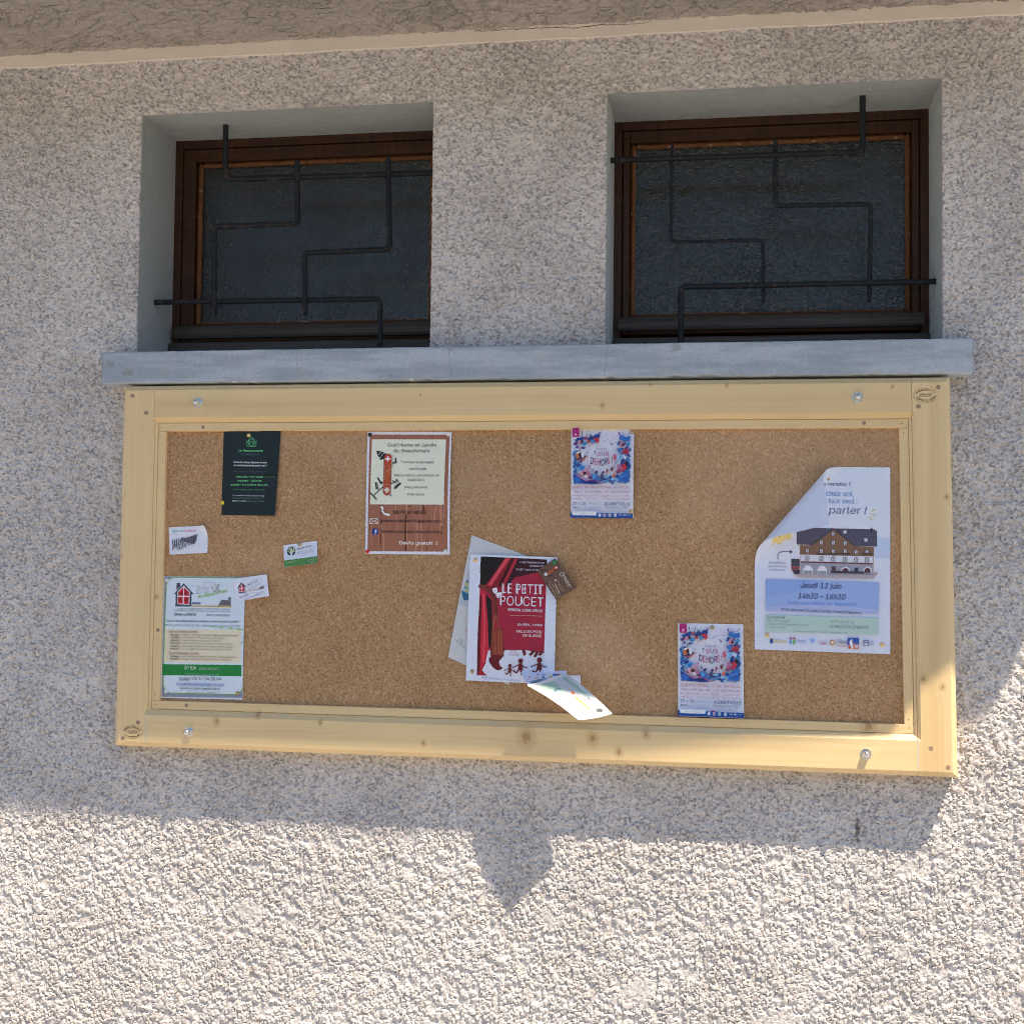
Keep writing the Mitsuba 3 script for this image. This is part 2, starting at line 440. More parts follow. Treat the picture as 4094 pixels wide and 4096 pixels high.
crack = [(-0.145, 0), (-0.122, 2), (-0.0822, 1), (-0.0353, 2), (0.0041, 2), (0.0499, 1), (0.0954, 1), (0.1117, -4), (0.1473, -1), (0.1795, 1), (0.2116, 0), (0.2437, -1), (0.2883, 0), (0.3328, 1)]
rng = np.random.default_rng(4)
cxs = np.linspace(-0.145, 0.3328, 90)
cz_ = np.interp(cxs, [c[0] for c in crack], [SOFFIT - 0.009 + 0.001 * c[1] for c in crack]) + rng.uniform(-0.0012, 0.0012, 90)
wd = 0.0008 * np.clip(np.minimum((cxs + 0.145) / 0.05, (0.3328 - cxs) / 0.1), 0.15, 1) * rng.uniform(0.6, 1.4, 90)
cv = np.vstack([np.stack([cxs, cxs * 0 - 0.0098, cz_ - wd], -1), np.stack([cxs, cxs * 0 - 0.0098, cz_ + wd], -1)])
add('building__crack', trimesh.Trimesh(cv, grid_faces(2, 90), process=False), 'crack_dirt')
part('building__crack', 'jagged dark crack along the top of the cream band')

# ------------------------------------------------------------------ overhanging roof: its underside is the soffit, its edge casts the long shadow
EAVE = [(-5.0, 0.0), (-5.0, -0.639), (0.495, -0.641), (0.752, -0.642), (0.976, -0.636), (1.195, -0.624), (1.41, -0.617), (1.495, -0.610), (1.512, -0.585), (1.575, -0.562), (1.655, -0.550), (1.70, -0.541), (1.710, -0.514), (1.72, -0.45), (1.74, -0.25), (1.75, 0.0)]
slab = trimesh.creation.extrude_polygon(Polygon(EAVE), 0.16)
slab.apply_translation([0, 0, SOFFIT + 0.001])
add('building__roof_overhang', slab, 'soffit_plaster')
part('building__roof_overhang', 'brown plastered underside of the overhang above the wall')


def soffit_relief(nx, ny, s):
    rng = np.random.default_rng(23)
    D = np.zeros((ny, nx))
    for q in range(1100):
        x, y = rng.uniform(0, nx * s), rng.uniform(0, ny * s)
        a = rng.normal(0, 0.8) + (math.pi if rng.random() < 0.5 else 0)
        turn, length, r, dep = rng.normal(0, 22), rng.choice([0.012, 0.02, 0.04, 0.09]) * rng.uniform(0.7, 1.4), rng.uniform(0.0016, 0.0026), rng.uniform(0.5, 1.0)
        for t in range(int(length / 0.0012)):
            a += turn * 0.0012 + rng.normal(0, 0.10)
            x, y = x + 0.0012 * math.cos(a), y + 0.0012 * math.sin(a)
            i, j = int(y / s), int(x / s)
            if 2 <= i < ny - 2 and 2 <= j < nx - 2:
                D[i, j] = max(D[i, j], dep)
                for di, dj in ((1, 0), (0, 1), (-1, 0), (0, -1), (1, 1), (-1, 1)):
                    D[i + di, j + dj] = max(D[i + di, j + dj], dep * 0.7)
                D[i - 2, j] = min(D[i - 2, j], -0.45 * dep)
    return D


sx = np.arange(-1.52, 1.32, 0.0026)
sy = np.arange(-0.37, 0.0, 0.0026)
D = soffit_relief(len(sx), len(sy), 0.0026)
SX, SY = np.meshgrid(sx, sy)
nz = meshkit.fbm(np.stack([SX / 0.016, SY / 0.010, SX * 0], -1), 3, seed=5)
SZ = SOFFIT - 0.003 + 0.0075 * D - 0.0075 * (nz - 0.5)
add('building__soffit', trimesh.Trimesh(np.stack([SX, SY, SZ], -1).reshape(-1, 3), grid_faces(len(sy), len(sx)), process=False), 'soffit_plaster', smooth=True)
part('building__soffit', 'brown soffit plaster scored with short wriggling grooves')

# ------------------------------------------------------------------ windows
room = cbox(-3.0, 2.8, 0.30, 4.6, 0.2, 3.05, 0.01)
room.invert()
add('building__room', trimesh.Trimesh(room.vertices, room.faces[~(np.abs(room.triangles_center[:, 1] - 0.30) < 0.02)], process=False), 'room_paint')
part('building__room', 'unlit room behind the windows')
inner = cbox(-3.0, 2.8, 0.285, 0.30, 0.2, 3.05, 0.001)
cut = manifold3d.Manifold(manifold3d.Mesh(np.asarray(inner.vertices, np.float32), np.asarray(inner.faces, np.uint32)))
for a, b in (LW, RW):
    cut -= manifold3d.Manifold.cube([b - a + 0.02, 0.2, ZT - ZB + 0.02]).translate([a - 0.01, 0.2, ZB - 0.01])
mm = cut.to_mesh()
add('building__inner_wall', trimesh.Trimesh(mm.vert_properties[:, :3], mm.tri_verts, process=False), 'room_paint')


def ring(x0, x1, z0, z1, tl, tr, tt, tb, y0, y1, r=0.003):
    """Four members round a rectangle: stiles the full height, rails between them."""
    ms = [cbox(x0, x0 + tl, y0, y1, z0, z1, r), cbox(x1 - tr, x1, y0, y1, z0, z1, r), cbox(x0 + tl, x1 - tr, y0 + 0.0006, y1, z1 - tt, z1, r)]
    if tb:
        ms.append(cbox(x0 + tl, x1 - tr, y0 + 0.0006, y1, z0, z0 + tb, r))
    return join(ms)


def pane(x0, x1, z0, z1, y, seed, cell, amp):
    """A closed pane of pressed glass, its street face beaded, its back flat."""
    gx, gz = np.linspace(x0, x1, int((x1 - x0) / 0.0024)), np.linspace(z0, z1, int((z1 - z0) / 0.0024))
    P, Q = np.meshgrid(gx, gz)
    h = meshkit.noise(np.stack([P / cell, Q / cell, P * 0 + seed], -1), seed)
    h = np.abs(2 * h - 1) + 0.5 * meshkit.noise(np.stack([P / 0.0032, Q / 0.0032, P * 0], -1), seed + 1)
    m, n = len(gz), len(gx)
    i = np.arange(m * n).reshape(m, n)
    rim = np.concatenate([i[0, :-1], i[:-1, -1], i[-1, :0:-1], i[:0:-1, 0]])
    front = np.stack([P, y - amp * h, Q], -1).reshape(-1, 3)
    back = front[rim].copy()
    back[:, 1] = y + 0.005
    c = m * n + np.arange(len(rim))
    nxt, cn = np.roll(rim, -1), np.roll(c, -1)
    mid = m * n + len(rim)
    V = np.vstack([front, back, [[(x0 + x1) / 2, y + 0.005, (z0 + z1) / 2]]])
    return trimesh.Trimesh(V, np.vstack([grid_faces(m, n), np.stack([rim, c, cn], 1), np.stack([rim, cn, nxt], 1), np.stack([c, c * 0 + mid, cn], 1)]), process=False)


for k, (a, b) in enumerate((LW, RW)):
    w = 'building__window' + ('' if k == 0 else '_001')
    part(w, ('left', 'right')[k] + ' window of hammered glass in a dark stained wooden frame')
    rv = 'building__reveal'
    outer, hole = sbox(a - 0.012, ZB - 0.01, b + 0.012, ZT + 0.012), sbox(a, ZB - 0.02, b, ZT)
    m = trimesh.creation.extrude_polygon(outer.difference(hole), DEEP + 0.07)
    m.vertices = np.stack([m.vertices[:, 0], m.vertices[:, 2] + 0.0025, m.vertices[:, 1]], -1)
    m.invert()
    add(rv, m, 'reveal_paint')
    il, ir, it = (0.071, 0.060, 0.070) if k == 0 else (0.0535, 0.0535, 0.066)
    g0, g1, gt, gb = a + il, b - ir, ZT - it, 2.2535
    f0 = 0.020
    add(w + '__frame', ring(a - 0.004, b + 0.004, ZB - 0.01, ZT + 0.004, f0 + 0.004, f0 + 0.004, f0 + 0.006, 0.064, DEEP, DEEP + 0.06, 0.0015), 'stained_wood')
    add(w + '__sash', ring(a + f0 + 0.002, b - f0 - 0.002, 2.198, ZT - f0 - 0.004, il - f0 - 0.016, ir - f0 - 0.016, it - f0 - 0.016, 0.05, DEEP + 0.003, DEEP + 0.05, 0.002), 'stained_wood')
    bead = ring(g0 - 0.012, g1 + 0.012, gb - 0.011, gt + 0.012, 0.012, 0.012, 0.012, 0.011, DEEP + 0.014, DEEP + 0.032, 0.005)
    add(w + '__glazing_bead', bead, 'worn_bead')
    prof = Polygon([(DEEP + 0.012, 2.2435), (DEEP - 0.004, 2.2425), (DEEP - 0.016, 2.236), (DEEP - 0.022, 2.226), (DEEP - 0.022, 2.212), (DEEP - 0.018, 2.206), (DEEP + 0.012, 2.206)])
    dm = trimesh.creation.extrude_polygon(prof, b - a - 0.028)
    dm.vertices = np.stack([dm.vertices[:, 2] + a + 0.014, dm.vertices[:, 0], dm.vertices[:, 1]], -1)
    add(w + '__drip_rail', dm, 'weathered_wood')
    part(w + '__drip_rail', 'greyed weatherboard rail across the foot of the sash')
    add(w + '__bottom_rail', cbox(a + 0.002, b - 0.002, DEEP - 0.028, DEEP + 0.012, ZB - 0.012, 2.1935 if k == 0 else 2.186, 0.004), 'weathered_wood')
    add(w + '__pane', pane(g0 - 0.002, g1 + 0.002, gb - 0.002, gt + 0.002, DEEP + 0.028, 3 + k, 0.0046 if k == 0 else 0.0085, 0.00075 if k == 0 else 0.0010), 'glass', smooth=False)

GY, BR_ = 0.10, 0.0072
GRILLES = [
    [[(-0.8075, ZT + 0.004), (-0.805, 2.6045), (LW[1] + 0.004, 2.6015)], [(-0.608, 2.6424), (-0.6028, 2.479), (-0.829, 2.479), (-0.8237, 2.2444)],
     [(-0.3663, 2.6412), (-0.3585, 2.4052), (-0.5822, 2.4032), (-0.5793, 2.2431)], [(LW[0] - 0.004, 2.286), (-0.3857, 2.2814), (-0.3816, ZB - 0.004)]],
    [[(RW[0] - 0.004, 2.6155), (0.8084, 2.6132), (0.8077, ZT + 0.004)], [(0.3503, 2.6561), (0.3505, 2.4095), (0.5725, 2.4075), (0.574, 2.2526)],
     [(0.6013, 2.6555), (0.6017, 2.491), (0.8282, 2.488), (0.8238, 2.2504)], [(RW[1] + 0.004, 2.2936), (0.3751, 2.2942), (0.3759, ZB - 0.004)]]]
for k, bars in enumerate(GRILLES):
    g = 'building__window_grille' + ('' if k == 0 else '_001')
    part(g, 'black bent iron bars across the ' + ('left', 'right')[k] + ' window')
    for i, pts in enumerate(bars):
        y = GY if i in (0, 3) else GY + (-0.011 if k == 0 else 0.0105)
        r = BR_ if not (k == 1 and i in (1, 2)) else (0.0042 if i == 1 else 0.0055)
        add(g + '__bar', tube([(x, y, z) for x, z in pts], r), 'black_iron', smooth=40)
add('building__window_grille_001__collar', cbox(0.8007, 0.8147, GY - 0.007, GY + 0.007, ZT - 0.022, ZT + 0.003, 0.001), 'black_iron')

# the long stone sill under both windows
loop = [(-SILL[3] + 0.003, ZB), (-SILL[3] + 0.001, ZB - 0.001), (-SILL[3], ZB - 0.003)] + [(-SILL[3], z) for z in np.linspace(ZB - 0.010, SILL[2] + 0.010, 8)]
loop += [(-SILL[3], SILL[2] + 0.003), (-SILL[3] + 0.001, SILL[2] + 0.001), (-SILL[3] + 0.003, SILL[2])] + [(y, SILL[2]) for y in np.linspace(-SILL[3] + 0.012, 0.02, 8)]
loop += [(DEEP + 0.01, SILL[2]), (DEEP + 0.01, ZB)] + [(y, ZB) for y in np.linspace(DEEP - 0.01, -SILL[3] + 0.012, 14)]
loop = np.array(loop)
sxs = np.concatenate([[SILL[0]], np.linspace(SILL[0] + 0.002, SILL[1] - 0.002, 300), [SILL[1]]])
sv, inset = [], np.array([0.5 * (loop[:, 0].min() + loop[:, 0].max()), 0.5 * (SILL[2] + ZB)])
for i, x in enumerate(sxs):
    q = loop + (0.002 * np.sign(inset - loop) if i in (0, len(sxs) - 1) else 0)
    sv.append(np.stack([q[:, 0] * 0 + x, q[:, 0], q[:, 1]], -1))
L, S_ = len(loop), len(sxs)
i, j = np.meshgrid(np.arange(S_ - 1), np.arange(L), indexing='ij')
i, j = i.ravel(), j.ravel()
a, b, c, d = i * L + j, i * L + (j + 1) % L, (i + 1) * L + (j + 1) % L, (i + 1) * L + j
sv = np.vstack(sv + [[[SILL[0], inset[0], inset[1]], [SILL[1], inset[0], inset[1]]]])
j = np.arange(L)
sf = np.vstack([np.stack([a, b, c], 1), np.stack([a, c, d], 1), np.stack([j * 0 + S_ * L, (j + 1) % L, j], 1), np.stack([j * 0 + S_ * L + 1, (S_ - 1) * L + j, (S_ - 1) * L + (j + 1) % L], 1)])
nn = np.stack([meshkit.fbm(sv * 60, 3, seed=q) - 0.5 for q in (1, 2, 3)], -1)
edge = np.clip((2.058 - sv[:, 2]) / 0.008, 0, 1) * (sv[:, 1] < -0.05)
nick = np.clip(meshkit.noise(np.stack([sv[:, 0] * 27, sv[:, 0] * 0, sv[:, 0] * 0], -1), 6) - 0.80, 0, 1)[:, None] * edge[:, None] * np.array([0, 0.016, 0.016])
add('building__window_sill', trimesh.Trimesh(sv + nn * 0.0022 + nick, sf, process=False), 'sill_stone', smooth=35)
part('building__window_sill', 'long blue-grey stone sill running under both windows')

# ------------------------------------------------------------------ the notice board
tag('notice_board', 'long cork notice board in a pale varnished pine frame, hung under the window sill', 'notice board')
BL, BRt, TR, TL = (np.array(q) for q in ((-0.9985, 1.1522), (0.9985, 1.1460), (0.9837, 2.0412), (-0.9955, 2.0430)))
BW, BH = 1.987, 0.893                                   # nominal size; the hung frame is a few millimetres out of square


def hang(v):
    """From the board's own x, z (from its lower left corner) to where it hangs."""
    v = np.array(v, float)
    u, t = (v[:, 0] / BW)[:, None], (v[:, 2] / BH)[:, None]
    q = BL * (1 - u) * (1 - t) + BRt * u * (1 - t) + TL * (1 - u) * t + TR * u * t
    return np.stack([q[:, 0], v[:, 1], q[:, 1]], -1)


FACE, STEP, CORK = -0.068, -0.0555, -0.045
ST, RT_, RB, CH, CO = 0.078, 0.079, 0.079, 0.013, 0.012   # stile, top and bottom rail widths to the chamfer; inner and outer chamfer


def block(x0, x1, y0, y1, z0, z1):
    return manifold3d.Manifold.cube([x1 - x0, y1 - y0, z1 - z0]).translate([x0, y0, z0])


def hullpts(pts):
    return manifold3d.Manifold.hull_points(np.array(pts, float))


outer = hullpts([(x, y, z) for y, c in ((0.001, 0), (FACE + CO, 0), (FACE, CO)) for x in (c, BW - c) for z in (c, BH - c)])
i0, i1, j0, j1 = ST, BW - ST, RB, BH - RT_
opening = hullpts([(x, y, z) for y, c in ((FACE - 0.001, -0.001), (FACE, 0), (STEP, CH)) for x in (i0 + c, i1 - c) for z in (j0 + c, j1 - c)]) + block(i0 + CH, i1 - CH, -0.1, 0.1, j0 + CH, j1 - CH)
frame = outer - opening
jx0, jx1, GAP = ST + CH - 0.006, BW - ST - CH + 0.006, 0.0009
for name, cutter, mat in (('stile', block(-1, jx0 - GAP / 2, -1, 1, -1, 2), 'pine_stile'), ('stile', block(jx1 + GAP / 2, 3, -1, 1, -1, 2), 'pine_stile'),
                          ('rail', block(jx0 + GAP / 2, jx1 - GAP / 2, -1, 1, 0.45, 2), 'pine_rail'), ('rail', block(jx0 + GAP / 2, jx1 - GAP / 2, -1, 1, -1, 0.45), 'pine_rail')):
    mm = (frame ^ cutter).to_mesh()
    add('notice_board__frame_' + name, trimesh.Trimesh(hang(mm.vert_properties[:, :3]), mm.tri_verts, process=False), mat)
# joint backing, seen as a fine line of glue
for x, z0, z1 in ((jx0, 0.004, RB + 0.004), (jx1, 0.004, RB + 0.004)):
    m = cbox(x - 0.002, x + 0.0006, FACE - 0.0003, FACE + 0.004, z0 + 0.010, z1, 0.0002)
    m.vertices = hang(m.vertices)
    add('notice_board__glue_line', m, 'glue')
bi0, bi1, bj0, bj1 = i0 + CH + 0.001, i1 - CH - 0.001, j0 + CH + 0.001, j1 - CH - 0.001
BE = 0.020
for x0, x1, z0, z1, mat in ((bi0, bi1, bj1 - BE, bj1, 'pine_rail'), (bi0, bi1, bj0, bj0 + BE, 'pine_rail'), (bi0, bi0 + BE, bj0 + BE + 0.0006, bj1 - BE - 0.0008, 'pine_stile'), (bi1 - BE, bi1, bj0 + BE + 0.0006, bj1 - BE - 0.0008, 'pine_stile')):
    m = cbox(x0, x1, STEP, CORK + 0.01, z0, z1, 0.0007)
    m.vertices = hang(m.vertices)
    add('notice_board__bead', m, mat)
m = cbox(i0 + 0.002, i1 - 0.002, CORK, -0.012, j0 + 0.002, j1 - 0.002, 0.0005)
m.vertices = hang(m.vertices)
add('notice_board__cork_panel', m, 'cork')

disc = trimesh.creation.cylinder(1.0, 1.0, sections=18)
disc.apply_transform(trimesh.transformations.rotation_matrix(math.pi / 2, [1, 0, 0]))


def button(x, z, y, r, h):
    m = disc.copy()
    m.vertices = m.vertices * [r, h, r] + [x, y - h / 2, z]
    return m


for x, z in ((-0.9688, 2.0178), (-0.9317, 1.9749), (0.9573, 2.0181), (0.9139, 1.9747), (-0.9343, 1.2116), (-0.9738, 1.1718), (0.9398, 1.2092), (0.9765, 1.1685)):
    add('notice_board__dowel_plug', button(x, z, FACE + 0.0006, 0.0052, 0.001), 'plug_wood')
for x, z in ((-0.7876, 1.9395), (0.7966, 1.9395), (-0.8154, 1.2555), (-0.894, 1.4382)):
    add('notice_board__dowel_plug', button(x, z, STEP + 0.0006, 0.0045, 0.001), 'plug_wood')
for x, z in ((-0.8976, 1.939), (-0.8935, 1.8962), (0.8800, 1.9385), (0.8825, 1.9168), (-0.8985, 1.2787), (-0.8951, 1.2555), (0.8935, 1.2703), (0.895, 1.2516)):
    add('notice_board__nail', button(x, z, STEP + 0.0006, 0.0014, 0.0009), 'scorch')
prof = [(0, 0.0185), (0.0026, 0.0182), (0.005, 0.0168), (0.0068, 0.0142), (0.0075, 0.011), (0.0078, 0.0078)]
dome = trimesh.creation.revolve([(0.0, 0.006)] + prof[::-1], sections=24)
hexn = trimesh.creation.cylinder(0.0098, 0.0068, sections=6)
hexn.apply_translation([0, 0, 0.0049])
nut = join([dome, hexn])
washer = trimesh.creation.cylinder(0.0122, 0.0016, sections=28)
washer.apply_translation([0, 0, 0.0006])
face_out = trimesh.transformations.rotation_matrix(math.pi / 2, [1, 0, 0])
for x, z, tilt in ((-0.7975, 1.9985, 0.1), (0.7812, 1.9965, -0.1), (-0.8032, 1.1928, 0.35), (0.7992, 1.1926, 0.2)):
    R = trimesh.transformations.rotation_matrix(tilt, [0, 0, 1])
    ks = []
    for nm, m in (('', nut), ('__washer', washer)):
        m = m.copy()
        m.apply_transform(R)
        m.apply_transform(face_out)
        m.apply_translation([x, FACE, z])
        if nm == '':
            root = add('notice_board__bolt', m, 'zinc', smooth=28)
        else:
            add(root + nm, m, 'zinc', smooth=28)

